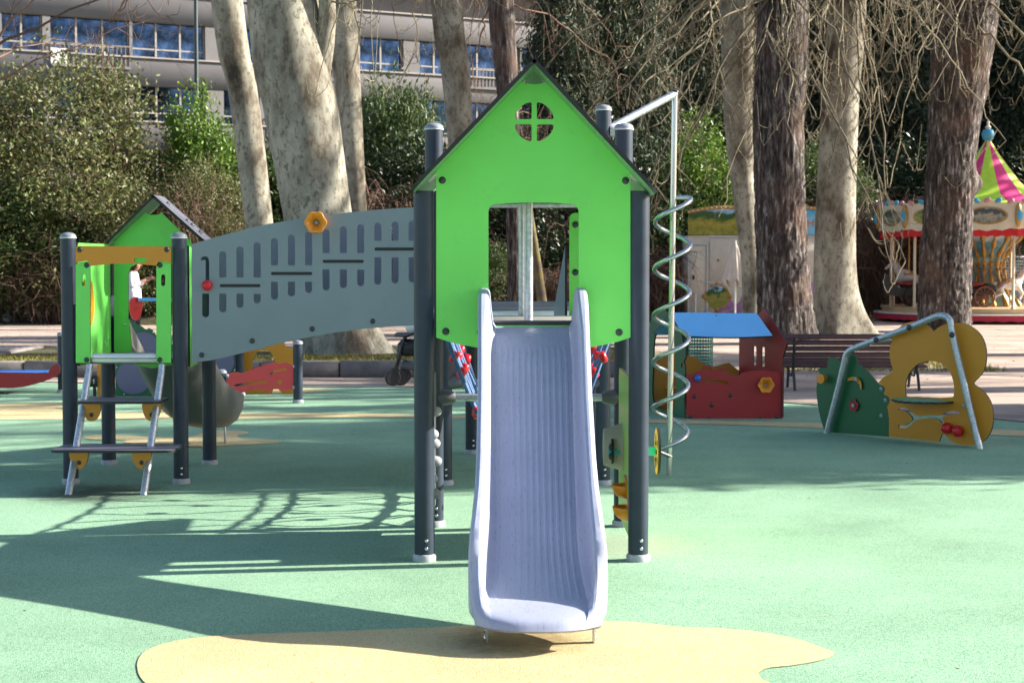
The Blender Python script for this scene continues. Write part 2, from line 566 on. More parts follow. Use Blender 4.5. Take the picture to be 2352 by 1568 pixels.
sheet('ground', [(-300, -60), (300, -60), (300, 300), (-300, 300)], 0.0, M['gravel'])
edge = [G(x, y) for x, y in [(-700, 872), (-300, 876), (0, 878), (300, 884), (560, 891), (950, 891), (1250, 897), (1500, 907),
                             (1825, 929), (2100, 948), (2300, 967), (2500, 988), (2800, 1030)]]
edge = spline([(p.x, p.y) for p in edge], False, 5)
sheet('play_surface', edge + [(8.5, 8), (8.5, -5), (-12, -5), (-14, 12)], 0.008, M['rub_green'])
def blob(pxs, sub=5):
    return spline([tuple(G(x, y))[:2] for x, y in pxs], True, sub)
sheet('yellow_patch', blob([(315, 1535), (335, 1500), (400, 1478), (480, 1467), (600, 1461), (715, 1457), (900, 1450), (1110, 1440), (1250, 1434),
      (1400, 1432), (1480, 1436), (1560, 1445), (1650, 1448), (1740, 1456), (1830, 1473), (1885, 1492), (1917, 1506), (1885, 1522), (1820, 1534),
      (1765, 1540), (1743, 1552), (1752, 1566), (1800, 1590), (1850, 1640), (1700, 1700), (1300, 1720), (800, 1700), (450, 1640), (340, 1580)]), 0.012, M['rub_yellow'])
sheet('yellow_band', blob([(-200, 928), (0, 928), (130, 926), (165, 932), (150, 938), (125, 940), (170, 946), (250, 949), (500, 950), (750, 951),
      (955, 954), (1400, 964), (1650, 969), (1891, 974), (2100, 982), (2352, 991), (2500, 1000), (2520, 1009), (2500, 1016), (2352, 1005),
      (2100, 993), (1891, 985), (1650, 977), (1400, 971), (955, 961), (700, 962), (400, 964), (0, 966), (-200, 966)], 4), 0.012, M['rub_yellow'])
sheet('yellow_splash', blob([(192, 1007), (215, 1002), (290, 1002), (340, 1006), (400, 1008), (440, 1004), (460, 998), (480, 991), (520, 990), (565, 993),
      (568, 998), (545, 1004), (560, 1010), (610, 1012), (645, 1016), (635, 1020), (580, 1023), (480, 1028), (400, 1030), (330, 1027), (285, 1018),
      (290, 1014), (215, 1012)]), 0.012, M['rub_yellow'])
sheet('yellow_edge', blob([(540, 894), (650, 894), (768, 896), (730, 901), (660, 905), (540, 906)]), 0.012, M['rub_yellow'])

# rubber edging strip between play surface and gravel
ev = []
for i, (x, y) in enumerate(edge):
    ev.append((x, y))
V, F = [], []
for x, y in ev:
    for dy, z in ((0.0, 0.0), (0.0, 0.018), (0.10, 0.018), (0.10, 0.0)):
        V.append((x, y + dy, z))
for i in range(len(ev) - 1):
    for k in range(3):
        F.append((i * 4 + k, i * 4 + k + 1, i * 4 + k + 5, i * 4 + k + 4))
props(obj('edging_strip', mesh('edging_strip', V, F, M['stone'])), kind='structure')

# wooded bank behind the gravel, rising towards the flats
def bank():
    nx, ny = 120, 40
    x0, x1, y0, y1 = -60, 70, 40.5, 95
    V, F = [], []
    for j in range(ny + 1):
        for i in range(nx + 1):
            x = x0 + (x1 - x0) * i / nx
            t = (j / ny) ** 1.6
            y = y0 + (y1 - y0) * t + (0.5 * math.sin(x * 0.35) + 0.3 * math.sin(x * 0.9)) * (1 - t)
            if x > 3:
                y += min(1, (x - 3) / 6) * 7 * (1 - t)
            z = -0.05 + min(1, j / 3) * 0.25 + max(0, t - 0.02) * 7.0 + noise.noise(Vector((x * 0.4, y * 0.4, 0))) * 0.2
            V.append((x, y, z))
    for j in range(ny):
        for i in range(nx):
            a = j * (nx + 1) + i
            F.append((a, a + 1, a + nx + 2, a + nx + 1))
    props(obj('wooded_bank', mesh('wooded_bank', V, F, M['litter'], smooth=True)), kind='structure')
bank()

# raised bed with stone kerb round the great plane tree
kx0, kx1, ky0, ky1 = -7.5, 1.9, 21.8, 26.4
sheet('tree_bed', [(kx0, ky0 + 0.15), (kx1, ky0 + 0.15), (kx1, ky1), (kx0, ky1)], 0.17, M['litter'])
kerb = thing('stone_kerb', (0, ky0, 0), 'low grey stone kerb edging the raised bed of the great plane tree', 'kerb')
n_k = 9
for i in range(n_k):
    xa, xb = kx0 + (kx1 - kx0) * i / n_k, kx0 + (kx1 - kx0) * (i + 1) / n_k
    box('kerb_block', ((xa + xb) / 2, ky0 + 0.09, 0.105), (xb - xa - 0.012, 0.19, 0.21 + 0.006 * (i % 3)), M['stone'], kerb, 0.02)
for yy in (ky0 + 1.4, ky0 + 3.4):
    for xx, nm in ((kx0, 'kerb_block'), (kx1, 'kerb_block')):
        box(nm, (xx, yy, 0.105), (0.18, 1.95, 0.21), M['stone'], kerb, 0.02)

def grass_tuft_mesh(n, w, d, h):
    V, F = [], []
    for i in range(n):
        x, y = random.uniform(-w, w), random.uniform(-d, d)
        a = random.uniform(0, 2 * PI)
        hh = h * random.uniform(0.4, 1.1)
        lx, ly = random.gauss(0, 0.35) * hh, random.gauss(0, 0.35) * hh
        c, s = math.cos(a) * 0.006, math.sin(a) * 0.006
        k = len(V)
        V += [(x - c, y - s, 0), (x + c, y + s, 0), (x + lx, y + ly, hh)]
        F.append((k, k + 1, k + 2))
    return mesh('grass', V, F, M['grass'])
M['grass'] = leaf_mat('grass_blades', [(0.10, 0.11, 0.02), (0.22, 0.20, 0.04), (0.34, 0.28, 0.08)], 0.6, 0.2)
props(obj('bed_grass', grass_tuft_mesh(9000, 4.6, 0.8, 0.07), None, (-2.8, 22.85, 0.17)), 'thin yellowing grass along the kerb of the tree bed', 'grass', kind='stuff')
props(obj('verge_grass', grass_tuft_mesh(4000, 1.6, 1.3, 0.09), None, (5.3, 24.2, 0.0)), 'thin yellowing grass at the foot of the chestnut trunks', 'grass', kind='stuff')

# ------------------------------------------------------------------ vegetation generators
def tubes_np(P, Rd, sides=4):
    """P (N,K,3), Rd (N,K) -> verts, faces"""
    N, K, _ = P.shape
    T = np.empty_like(P)
    T[:, 1:-1] = P[:, 2:] - P[:, :-2]
    T[:, 0] = P[:, 1] - P[:, 0]
    T[:, -1] = P[:, -1] - P[:, -2]
    T /= np.linalg.norm(T, axis=2, keepdims=True) + 1e-9
    ref = np.broadcast_to(np.array([0.31, 0.87, 0.38]), T.shape)
    A = np.cross(T, ref); A /= np.linalg.norm(A, axis=2, keepdims=True) + 1e-9
    B = np.cross(T, A)
    ang = np.arange(sides) * 2 * PI / sides
    V = P[:, :, None, :] + Rd[:, :, None, None] * (A[:, :, None, :] * np.cos(ang)[None, None, :, None] + B[:, :, None, :] * np.sin(ang)[None, None, :, None])
    V = V.reshape(-1, 3)
    idx = np.arange(N * K * sides).reshape(N, K, sides)
    a = idx[:, :-1, :]; b = np.roll(idx, -1, axis=2)[:, :-1, :]
    c = np.roll(idx, -1, axis=2)[:, 1:, :]; d = idx[:, 1:, :]
    F = np.stack([a, b, c, d], axis=-1).reshape(-1, 4)
    return V, F
def np_mesh(name, V, F, mat, smooth=True):
    me = bpy.data.meshes.new(name)
    nv, nf, k = len(V), len(F), F.shape[1]
    me.vertices.add(nv)
    me.vertices.foreach_set('co', np.ascontiguousarray(V, dtype=np.float32).ravel())
    me.loops.add(nf * k)
    me.loops.foreach_set('vertex_index', np.ascontiguousarray(F, dtype=np.int32).ravel())
    me.polygons.add(nf)
    me.polygons.foreach_set('loop_start', np.arange(0, nf * k, k, dtype=np.int32))
    me.polygons.foreach_set('loop_total', np.full(nf, k, dtype=np.int32))
    me.polygons.foreach_set('use_smooth', np.full(nf, smooth))
    me.materials.append(mat)
    me.update(calc_edges=True)
    return me
def join_geo(parts):
    Vs, Fs, o = [], [], 0
    for V, F in parts:
        Vs.append(V); Fs.append(F + o); o += len(V)
    return np.concatenate(Vs), np.concatenate(Fs)

def leaves_np(P, D, L, Wd):
    """folded diamond leaves at P, pointing along D, random roll"""
    n = len(P)
    D = D / (np.linalg.norm(D, axis=1, keepdims=True) + 1e-9)
    ref = RNG.normal(size=(n, 3))
    S = np.cross(D, ref); S /= np.linalg.norm(S, axis=1, keepdims=True) + 1e-9
    U = np.cross(S, D)
    L = L[:, None]; Wd = Wd[:, None]
    v0 = P
    v1 = P + D * L * 0.45 + S * Wd * 0.5 + U * Wd * 0.15
    v2 = P + D * L
    v3 = P + D * L * 0.45 - S * Wd * 0.5 + U * Wd * 0.15
    V = np.stack([v0, v1, v2, v3], axis=1).reshape(-1, 3)
    i = np.arange(n)[:, None] * 4
    F = np.concatenate([i + np.array([[0, 1, 2]]), i + np.array([[0, 2, 3]])])
    return V, F
def bush_mesh(name, blobs, n, L, Wd, mat, droop=0.0, clump=0.16, shell=(0.55, 1.03)):
    vol = np.array([b[1][0] * b[1][1] * b[1][2] for b in blobs]) ** 0.67
    per = RNG.multinomial(n // 7, vol / vol.sum())
    Ps, Ds = [], []
    for (c, r), k in zip(blobs, per):
        d = RNG.normal(size=(k, 3)); d /= np.linalg.norm(d, axis=1, keepdims=True)
        f = RNG.uniform(shell[0] ** 2, shell[1] ** 2, size=(k, 1)) ** 0.5
        bumps = 1 + 0.16 * np.sin(d[:, :1] * 7 + c[0] * 3) * np.sin(d[:, 1:2] * 6 + 1) + 0.13 * np.sin(d[:, 2:3] * 9 + c[0])
        p = np.array(c) + d * np.array(r) * f * bumps
        for q in range(7):
            pp = p + RNG.normal(size=(k, 3)) * clump
            dd = d * 0.5 + RNG.normal(size=(k, 3)) * 0.7
            dd[:, 2] += 0.25 - droop
            Ps.append(pp); Ds.append(dd)
    P = np.concatenate(Ps); D = np.concatenate(Ds)
    P[:, 2] = np.maximum(P[:, 2], 0.02)
    m = len(P)
    V, F = leaves_np(P, D, L * RNG.uniform(0.6, 1.25, m), Wd * RNG.uniform(0.6, 1.25, m))
    return np_mesh(name, V, F, mat, smooth=False)
def stems_mesh(name, n, h, spread, mat, r0=0.03, seed=1, sub=6, droop=0.25, sides=4, arch=0.5):
    rg = np.random.default_rng(seed)
    K = 9
    t = np.linspace(0, 1, K)
    a = rg.uniform(0, 2 * PI, n); s = spread * rg.uniform(0.15, 1, n); hh = h * rg.uniform(0.55, 1, n)
    b0 = rg.normal(size=(n, 2)) * spread * 0.15
    P = np.zeros((n, K, 3))
    wob = np.cumsum(rg.normal(size=(n, K, 3)), axis=1) * h * 0.018
    P[:, :, 0] = b0[:, :1] + (np.cos(a) * s)[:, None] * t ** 1.3
    P[:, :, 1] = b0[:, 1:] + (np.sin(a) * s)[:, None] * t ** 1.3
    P[:, :, 2] = hh[:, None] * (t - arch * droop * t ** 3)
    P += wob
    Rd = r0 * (1 - 0.85 * t)[None, :] * rg.uniform(0.6, 1.2, (n, 1))
    parts = [tubes_np(P, Rd, sides)]
    m = n * sub
    pi = rg.integers(0, n, m); pk = rg.integers(2, K - 1, m)
    base = P[pi, pk]
    K2 = 6
    t2 = np.linspace(0, 1, K2)
    dirs = rg.normal(size=(m, 3)); dirs[:, 2] = dirs[:, 2] * 0.6 + 0.35
    dirs /= np.linalg.norm(dirs, axis=1, keepdims=True)
    ln = h * rg.uniform(0.10, 0.34, m)
    P2 = base[:, None, :] + dirs[:, None, :] * (ln[:, None] * t2)[:, :, None]
    P2 += np.cumsum(rg.normal(size=(m, K2, 3)), axis=1) * h * 0.012 * (t2 > 0)[None, :, None]
    P2[:, :, 2] -= droop * ln[:, None] * t2 ** 2
    R2 = r0 * 0.32 * (1 - 0.8 * t2)[None, :] * rg.uniform(0.5, 1.2, (m, 1))
    parts.append(tubes_np(P2, R2, 3))
    V, F = join_geo(parts)
    return np_mesh(name, V, F, mat)

def trunk(name, pts_px, d, mat, tree, seg=48, nh=90, rough=0.03, flare=0.35, ridge=0.0, top=14.0, roots=5, seed=1, burrs=()):
    """pts_px: (centre x, y, width) measured at distance d, top first; continued straight up to height `top`"""
    pts = []
    for x, y, w in pts_px:
        p = W(x, y, d)
        pts.append((p.x, p.z, w * d / FPX / 2))
    pts.sort(key=lambda p: p[1])
    (xa, za, ra), (xb, zb, rb) = pts[-2], pts[-1]
    k = (xb - xa) / max(0.1, zb - za)
    if top > zb + 0.5:
        pts.append((xb + k * (top - zb) * 0.6, top, rb * 0.62))
    if pts[0][1] > 0:
        x0, z0, r0 = pts[0]
        x1, z1, r1 = pts[1]
        pts.insert(0, (x0 + (x0 - x1) / (z1 - z0) * z0 * 0.6, -0.12, r0))
    else:
        pts[0] = (pts[0][0], -0.12, pts[0][2])
    zs = [p[1] for p in pts]
    sp = spline([(p[0], p[1], p[2]) for p in pts], False, 12)
    sx = np.array([p[0] for p in sp]); sz = np.array([p[1] for p in sp]); sr = np.array([p[2] for p in sp])
    order = np.argsort(sz); sx, sz, sr = sx[order], sz[order], sr[order]
    zt = np.concatenate([np.linspace(-0.12, 2.5, nh // 3), np.linspace(2.5, zs[-1], nh - nh // 3 + 1)[1:]])
    V, F = [], []
    rnd = random.Random(seed)
    ph = [rnd.uniform(0, 2 * PI) for _ in range(4)]
    for z in zt:
        cx_, r = float(np.interp(z, sz, sx)), float(np.interp(z, sz, sr))
        fl = math.exp(-max(0, z) / 0.45)
        for s in range(seg):
            a = 2 * PI * s / seg
            rr = r * (1 + flare * fl * (0.75 + 0.5 * math.cos(roots * a + ph[0]) + 0.25 * math.cos((roots + 2) * a + ph[1])))
            nv = noise.fractal(Vector((math.cos(a) * 1.3 + seed, math.sin(a) * 1.3, z * 0.7)), 1.0, 2.0, 4)
            rr *= 1 + rough * nv
            if ridge:
                q = noise.fractal(Vector((math.cos(a) * r * 11 + seed * 3, math.sin(a) * r * 11, z * 3.0)), 0.8, 2.2, 4)
                rr += ridge * (min(0.55, abs(q)) * 2.2 - 0.5)
            for bz, ba, br, bh in burrs:
                da = (a - ba + PI) % (2 * PI) - PI
                rr += bh * math.exp(-((z - bz) / br) ** 2 - (da * r / br) ** 2)
            V.append((cx_ + rr * math.cos(a), d + rr * math.sin(a), z))
    n = len(zt)
    for i in range(n - 1):
        for s in range(seg):
            s2 = (s + 1) % seg
            F.append((i * seg + s, i * seg + s2, (i + 1) * seg + s2, (i + 1) * seg + s))
    F.append(tuple((n - 1) * seg + s for s in range(seg)))
    return obj('trunk', mesh('trunk', V, F, mat, smooth=True), tree), (sx, sz, sr)

def bare_crown(tree, base, r0, h, spread, seed, mat, n1=9, n2=9, n3=9, name='branches', up=0.75):
    """limbs, branches and twigs above a trunk top"""
    rg = np.random.default_rng(seed)
    parts = []
    K = 8
    t = np.linspace(0, 1, K)
    a = np.arange(n1) * 2.4 + rg.uniform(0, 1, n1)
    ln = spread * rg.uniform(0.7, 1.15, n1)
    D = np.stack([np.cos(a), np.sin(a), rg.uniform(up * 0.5, up * 1.6, n1)], axis=1)
    D /= np.linalg.norm(D, axis=1, keepdims=True)
    st = np.array(base)[None, :] - np.stack([np.zeros(n1), np.zeros(n1), rg.uniform(0, h * 0.45, n1)], axis=1)
    P = st[:, None, :] + D[:, None, :] * (ln[:, None] * t)[:, :, None]
    P += np.cumsum(rg.normal(size=P.shape), axis=1) * spread * 0.02 * (t > 0)[None, :, None]
    Rd = r0 * 0.5 * (1 - 0.8 * t)[None, :] * rg.uniform(0.7, 1.1, (n1, 1))
    parts.append(tubes_np(P, Rd, 7))
    def children(P, n, lo, hi, r, up, sides, K2=6):
        N, K, _ = P.shape
        m = N * n
        pi = np.repeat(np.arange(N), n); pk = rg.integers(2, K, m)
        b = P[pi, pk]
        pd = P[pi, np.minimum(pk, K - 1)] - P[pi, pk - 1]
        pd /= np.linalg.norm(pd, axis=1, keepdims=True) + 1e-9
        d = pd * 0.7 + rg.normal(size=(m, 3)) * 0.55
        d[:, 2] += up
        d /= np.linalg.norm(d, axis=1, keepdims=True)
        l = rg.uniform(lo, hi, m)
        tt = np.linspace(0, 1, K2)
        Q = b[:, None, :] + d[:, None, :] * (l[:, None] * tt)[:, :, None]
        Q += np.cumsum(rg.normal(size=Q.shape), axis=1) * (lo * 0.06) * (tt > 0)[None, :, None]
        Rr = r * (1 - 0.8 * tt)[None, :] * rg.uniform(0.6, 1.1, (m, 1))
        parts.append(tubes_np(Q, Rr, sides))
        return Q
    Q = children(P, n2, spread * 0.22, spread * 0.5, r0 * 0.15, 0.15, 5)
    children(Q, n3, spread * 0.08, spread * 0.22, r0 * 0.05, 0.1, 3, 5)
    V, F = join_geo(parts)
    return obj(name, np_mesh(name, V, F, mat), tree)

def drooping(tree, starts, mat, seed, n_sub=9, name='drooping_branches', ln=(1.5, 3.5)):
    """chestnut twigs: branches that come in from above, sag, and turn up at the tips. starts: (x,y,z, dx,dy, length)"""
    rg = np.random.default_rng(seed)
    K = 14
    t = np.linspace(0, 1, K)
    P = np.zeros((len(starts), K, 3)); Rd = np.zeros((len(starts), K))
    for i, (x, y, z, dx, dy, L, drop) in enumerate(starts):
        P[i, :, 0] = x + dx * L * (t - 0.25 * t ** 2)
        P[i, :, 1] = y + dy * L * (t - 0.25 * t ** 2)
        P[i, :, 2] = z - drop * L * t ** 1.25 + 0.14 * L * np.maximum(0, t - 0.75) ** 2 * 16 * 0.5
        w = rg.normal(size=(K, 3)) * L * 0.015
        P[i] += np.cumsum(w, axis=0) * (t > 0)[:, None]
        Rd[i] = (0.008 + 0.0042 * L) * (1 - 0.78 * t)
    parts = [tubes_np(P, Rd, 6)]
    # twigs hang from the branch, then hook upwards
    m = len(starts) * n_sub
    pi = np.repeat(np.arange(len(starts)), n_sub); pk = rg.integers(1, K, m)
    b = P[pi, pk]
    K2 = 11
    t2 = np.linspace(0, 1, K2)
    L2 = rg.uniform(ln[0] * 0.4, ln[1] * 0.68, m)
    a = rg.uniform(0, 2 * PI, m); sp = rg.uniform(0.12, 0.6, m)
    Q = np.zeros((m, K2, 3))
    Q[:, :, 0] = b[:, :1] + (np.cos(a) * sp * L2)[:, None] * t2 ** 0.9
    Q[:, :, 1] = b[:, 1:2] + (np.sin(a) * sp * L2)[:, None] * t2 ** 0.9
    Q[:, :, 2] = b[:, 2:] - L2[:, None] * (t2 - 0.25 * t2 ** 2) * rg.uniform(0.45, 1.0, (m, 1)) + (rg.uniform(0.2, 0.6, m) * L2)[:, None] * np.maximum(0, t2 - 0.68) ** 2 * 9
    Q += np.cumsum(rg.normal(size=Q.shape), axis=1) * 0.012 * (t2 > 0)[None, :, None]
    R2 = 0.0095 * (1 - 0.6 * t2)[None, :] * rg.uniform(0.6, 1.3, (m, 1))
    parts.append(tubes_np(Q, R2, 4))
    m3 = m * 2
    pi = rg.integers(0, m, m3); pk = rg.integers(2, K2, m3)
    b = Q[pi, pk]
    K3 = 7
    t3 = np.linspace(0, 1, K3)
    L3 = rg.uniform(0.15, 0.55, m3)
    a = rg.uniform(0, 2 * PI, m3)
    S = np.zeros((m3, K3, 3))
    S[:, :, 0] = b[:, :1] + (np.cos(a) * L3)[:, None] * t3 * 0.75
    S[:, :, 1] = b[:, 1:2] + (np.sin(a) * L3)[:, None] * t3 * 0.75
    S[:, :, 2] = b[:, 2:] + L3[:, None] * (-0.55 * t3 + 1.0 * t3 ** 2.4)
    S += np.cumsum(rg.normal(size=S.shape), axis=1) * 0.008 * (t3 > 0)[None, :, None]
    R3 = 0.0062 * (1 - 0.35 * t3)[None, :] * rg.uniform(0.7, 1.3, (m3, 1))
    parts.append(tubes_np(S, R3, 3))
    V, F = join_geo(parts)
    return obj(name, np_mesh(name, V, F, mat), tree)
# ------------------------------------------------------------------ block of flats
def flats():
    P0 = W(0, 605, 78.0); P0.z = 0
    ang = R(28)
    u = Vector((math.cos(ang), math.sin(ang), 0))
    nrm = Vector((u.y, -u.x, 0))                       # out of the facade, towards the park
    def s_of(px):
        # along-facade distance where the sight line through px meets the facade plane
        k = (px - CX) / (FPX * _cp)
        return (k * P0.y - P0.x) / (u.x - k * u.y)
    def at(s, z, out=0.0):
        return P0 + u * s + nrm * out + Vector((0, 0, z))
    th = thing('apartment_building', at(10, 0), 'long pale grey apartment building with ribbon windows behind the park trees', 'building')
    conc = simple('render_grey', (0.185, 0.175, 0.178), rough=0.8, var=0.07, vscale=1.2, bmp=0.3, bscale=15)
    frame = simple('window_frame', (0.36, 0.325, 0.295), rough=0.5)
    m, nt, b = new_mat('window_glass')
    t = tex(nt, 'Noise', 0.9, detail=6, rough=0.7)
    r = ramp(nt, [(0.42, (0.015, 0.022, 0.035)), (0.56, (0.06, 0.10, 0.20)), (0.70, (0.15, 0.23, 0.42))])  # blue and dark blotches put sky and tree reflections into the pane colour
    nt.links.new(t.outputs['Fac'], r.inputs[0]); nt.links.new(r.outputs[0], b.inputs['Base Color'])
    b.inputs['Metallic'].default_value = 0.85; b.inputs['Roughness'].default_value = 0.06
    glass = m
    curtain = simple('curtain', (0.30, 0.40, 0.46), rough=0.8, var=0.2)
    rail = simple('balcony_rail', (0.22, 0.19, 0.18), rough=0.5)
    S0, S1 = -8.0, 62.0
    rotz = (0, 0, ang)
    def fbox(name, s0, s1, z0, z1, out0, out1, mat, parent, bev=0.0):
        c = at((s0 + s1) / 2, (z0 + z1) / 2, (out0 + out1) / 2)
        return box(name, c, (s1 - s0, abs(out1 - out0), z1 - z0), mat, parent, bev, rotz)
    H = 3.1
    fbox('core_wall', S0, S1, 0, 22, -9.0, -1.6, conc, th)
    heads = [10.16 - 2 * H, 10.16 - H, 10.16, 10.16 + H, 10.16 + 2 * H, 10.16 + 3 * H]
    for z in heads:
        fbox('spandrel', S0, S1, z, z + 1.32, -1.6, 0.0, conc, th, 0.02)
        fbox('sill', S0, S1, z + 1.325, z + 1.40, -0.4, 0.09, frame, th)
    # bays: measured in the photograph, then repeated along the facade
    sA0, sA1 = s_of(15), s_of(107)
    sB0, sB1 = s_of(126), s_of(305)
    sC0, sC1 = s_of(313), s_of(478)
    period = s_of(520) - sA0
    for rep in range(-1, 6):
        o = rep * period
        for hi, z in enumerate(heads[1:4]):
            zs, ze = z - (H - 1.40), z
            for kind, a, b2 in (('a', sA0, sA1), ('b', sB0, sB1), ('c', sC0, sC1)):
                a2, b3 = a + o, b2 + o
                if b3 < S0 or a2 > S1:
                    continue
                npan = 2 if kind == 'a' else 3
                wf = fbox('window', a2, b3, zs + 0.01, ze - 0.01, -0.55, -0.50, curtain if (rep + hi) % 2 else conc, th)
                for k in range(npan + 1):
                    x = a2 + (b3 - a2) * k / npan
                    fbox('mullion', x - 0.045, x + 0.045, zs, ze, -0.42, -0.30, frame, wf)
                fbox('transom', a2, b3, zs + 0.38, zs + 0.45, -0.41, -0.31, frame, wf)
                for k in range(npan):
                    xa, xb = a2 + (b3 - a2) * k / npan, a2 + (b3 - a2) * (k + 1) / npan
                    fbox('pane', xa + 0.05, xb - 0.05, zs + 0.02, ze - 0.02, -0.372, -0.36, glass, wf)
                if kind == 'b':
                    rl = fbox('balcony_railing', a2, b3, zs - 0.02 + 0.42, zs + 0.46, 0.0, 0.05, rail, th)
                    for k in range(19):
                        x = a2 + (b3 - a2) * k / 18
                        fbox('baluster', x - 0.018, x + 0.018, zs - 0.55, zs + 0.42, 0.02, 0.05, rail, rl)
                    fbox('balcony_slab', a2, b3, zs - 0.68, zs - 0.55, -0.1, 0.14, conc, rl)
            for a, b2 in ((sA0 - (sA0 - (sC1 - period)), sA0), (sA1, sB0), (sB1, sC0)):
                if a + o > S0 and b2 + o < S1 and b2 > a:
                    fbox('pier', a + o + 0.01, b2 + o - 0.01, zs, ze, -0.5, -0.06, conc, th)
    # hand-lettered white sheet tied to the balcony
    p = W(143, 120, 60)
    sgn = thing('balcony_banner', at(s_of(143), 11.0, 0.2), 'small white lettered sheet tied to a balcony railing', 'banner')
    s0, s1 = s_of(124), s_of(161)
    fbox('cloth', s0, s1, 10.95, 11.72, 0.10, 0.12, M['white_p'], sgn)
    ink = simple('faded_ink', (0.38, 0.41, 0.46), rough=0.8)
    for zz, amp, fr in ((11.47, 0.05, 9.0), (11.13, 0.04, 11.0)):
        n_ = 44
        tube('lettering', [at(s0 + 0.12 + (s1 - s0 - 0.24) * i / n_, zz + amp * math.sin(i * fr * 0.11) * math.cos(i * 0.63), 0.127) for i in range(n_ + 1)], 0.010, ink, sgn, 4)
flats()

# ------------------------------------------------------------------ trees in view
def tree(name, label, group, pts, d, mat, base_px, crown=True, **kw):
    bp = W(pts[-1][0], 605, d)
    t = thing(name, (bp.x, d, 0), label, 'tree', group)
    o, prof = trunk(name, pts, d, mat, t, **kw)
    top = kw.get('top', 14.0)
    if crown:
        bare_crown(t, (float(np.interp(top - 0.3, prof[1], prof[0])), d, top - 0.3), float(np.interp(top - 0.4, prof[1], prof[2])) * 1.4,
                   6.0, 6.5, int(d * 10) + len(pts), M['twig'] if mat is M['bark_plane'] else M['twig_red'])
    return t, prof
PL, CH = 'plane trees', 'chestnut trees'
t1, p1 = tree('plane_tree', 'slender leaning plane tree left of the massive pale trunk', PL,
     [(521, 0, 72), (556, 200, 67), (592, 480, 64), (606, 620, 64), (612, 770, 70)], 27.0, M['bark_plane'], 0, seed=1, flare=0.25)
t2, p2 = tree('plane_tree', 'massive pale plane tree leaning behind the grey bridge panel', PL,
     [(651, 0, 167), (690, 250, 168), (727, 480, 156), (760, 680, 150), (795, 812, 165)], 24.6, M['bark_plane'], 0, seed=2, flare=0.42, roots=4)
t3, p3 = tree('plane_tree', 'narrow plane trunk just right of the massive one', PL,
     [(785, 0, 66), (803, 250, 56), (819, 480, 46), (826, 700, 50), (828, 775, 55)], 31.0, M['bark_plane'], 0, seed=3)
t4, p4 = tree('plane_tree', 'plane tree with sunlit right side left of the green gable', PL,
     [(1025, 0, 70), (1045, 150, 68), (1056, 300, 60), (1070, 480, 58), (1078, 745, 64)], 33.0, M['bark_plane'], 0, seed=4)
t5, p5 = tree('dark_trunk_tree', 'dark ivy-grey trunk standing behind the gable peak', PL,
     [(1150, 0, 58), (1165, 200, 50), (1180, 480, 36), (1186, 745, 40)], 39.0, M['bark_dark'], 0, seed=5, ridge=0.01)
t7, p7 = tree('plane_tree', 'thin plane trunk pressed against the dark chestnut by the kiosk', PL,
     [(1693, 0, 76), (1697, 300, 62), (1724, 600, 44), (1731, 765, 52)], 35.0, M['bark_plane'], 0, seed=7)
t8, p8 = tree('chestnut_tree', 'thick dark chestnut trunk above the blue playhouse roof', CH,
     [(1800, 0, 112), (1788, 300, 112), (1797, 600, 118), (1805, 775, 126)], 31.0, M['bark_dark'], 0, seed=8, ridge=0.030, seg=110, nh=220, flare=0.18)
t9, p9 = tree('plane_tree', 'plane tree with flared foot and bright right edge behind the bench', PL,
     [(1947, 0, 85), (1932, 200, 85), (1920, 450, 90), (1919, 650, 96), (1932, 765, 112)], 34.0, M['bark_plane'], 0, seed=9, flare=0.5)
t10, p10 = tree('chestnut_tree', 'burred dark chestnut trunk in front of the carousel', CH,
     [(2220, 0, 140), (2200, 200, 122), (2183, 400, 106), (2172, 600, 113), (2169, 748, 118)], 36.5, M['bark_dark'], 0, seed=10, ridge=0.034, seg=110, nh=220, flare=0.06,
     burrs=((3.25, 0.0, 0.22, 0.2), (5.3, 0.3, 0.35, 0.12)))
# small mossy leaning trunk seen through the tower window
t6 = thing('leaning_sapling', tuple(G(1250, 752)), 'thin mossy leaning trunk seen through the green tower window', 'tree')
m, nt, b = new_mat('mossy_bark')
tt = tex(nt, 'Noise', 5, detail=6); rr = ramp(nt, [(0.4, (0.09, 0.07, 0.055)), (0.62, (0.17, 0.135, 0.035))])
nt.links.new(tt.outputs['Fac'], rr.inputs[0]); nt.links.new(rr.outputs[0], b.inputs['Base Color']); b.inputs['Roughness'].default_value = 0.9
M['mossy'] = m
tube('trunk', [W(1253, 748, 38.0), W(1248, 715, 38), W(1233, 600, 38), W(1214, 470, 38), W(1206, 420, 38.2), W(1203, 380, 38.5)],
     [0.15, 0.125, 0.10, 0.075, 0.05, 0.02], M['mossy'], t6, 10)
# knobbly limb on the massive plane tree
tube('limb', [W(728, 170, 24.6), W(742, 100, 24.5), W(752, 40, 24.4), W(750, -60, 24.3), W(748, -200, 24.2)], [0.20, 0.17, 0.13, 0.11, 0.10], M['bark_plane'], t2, 14)

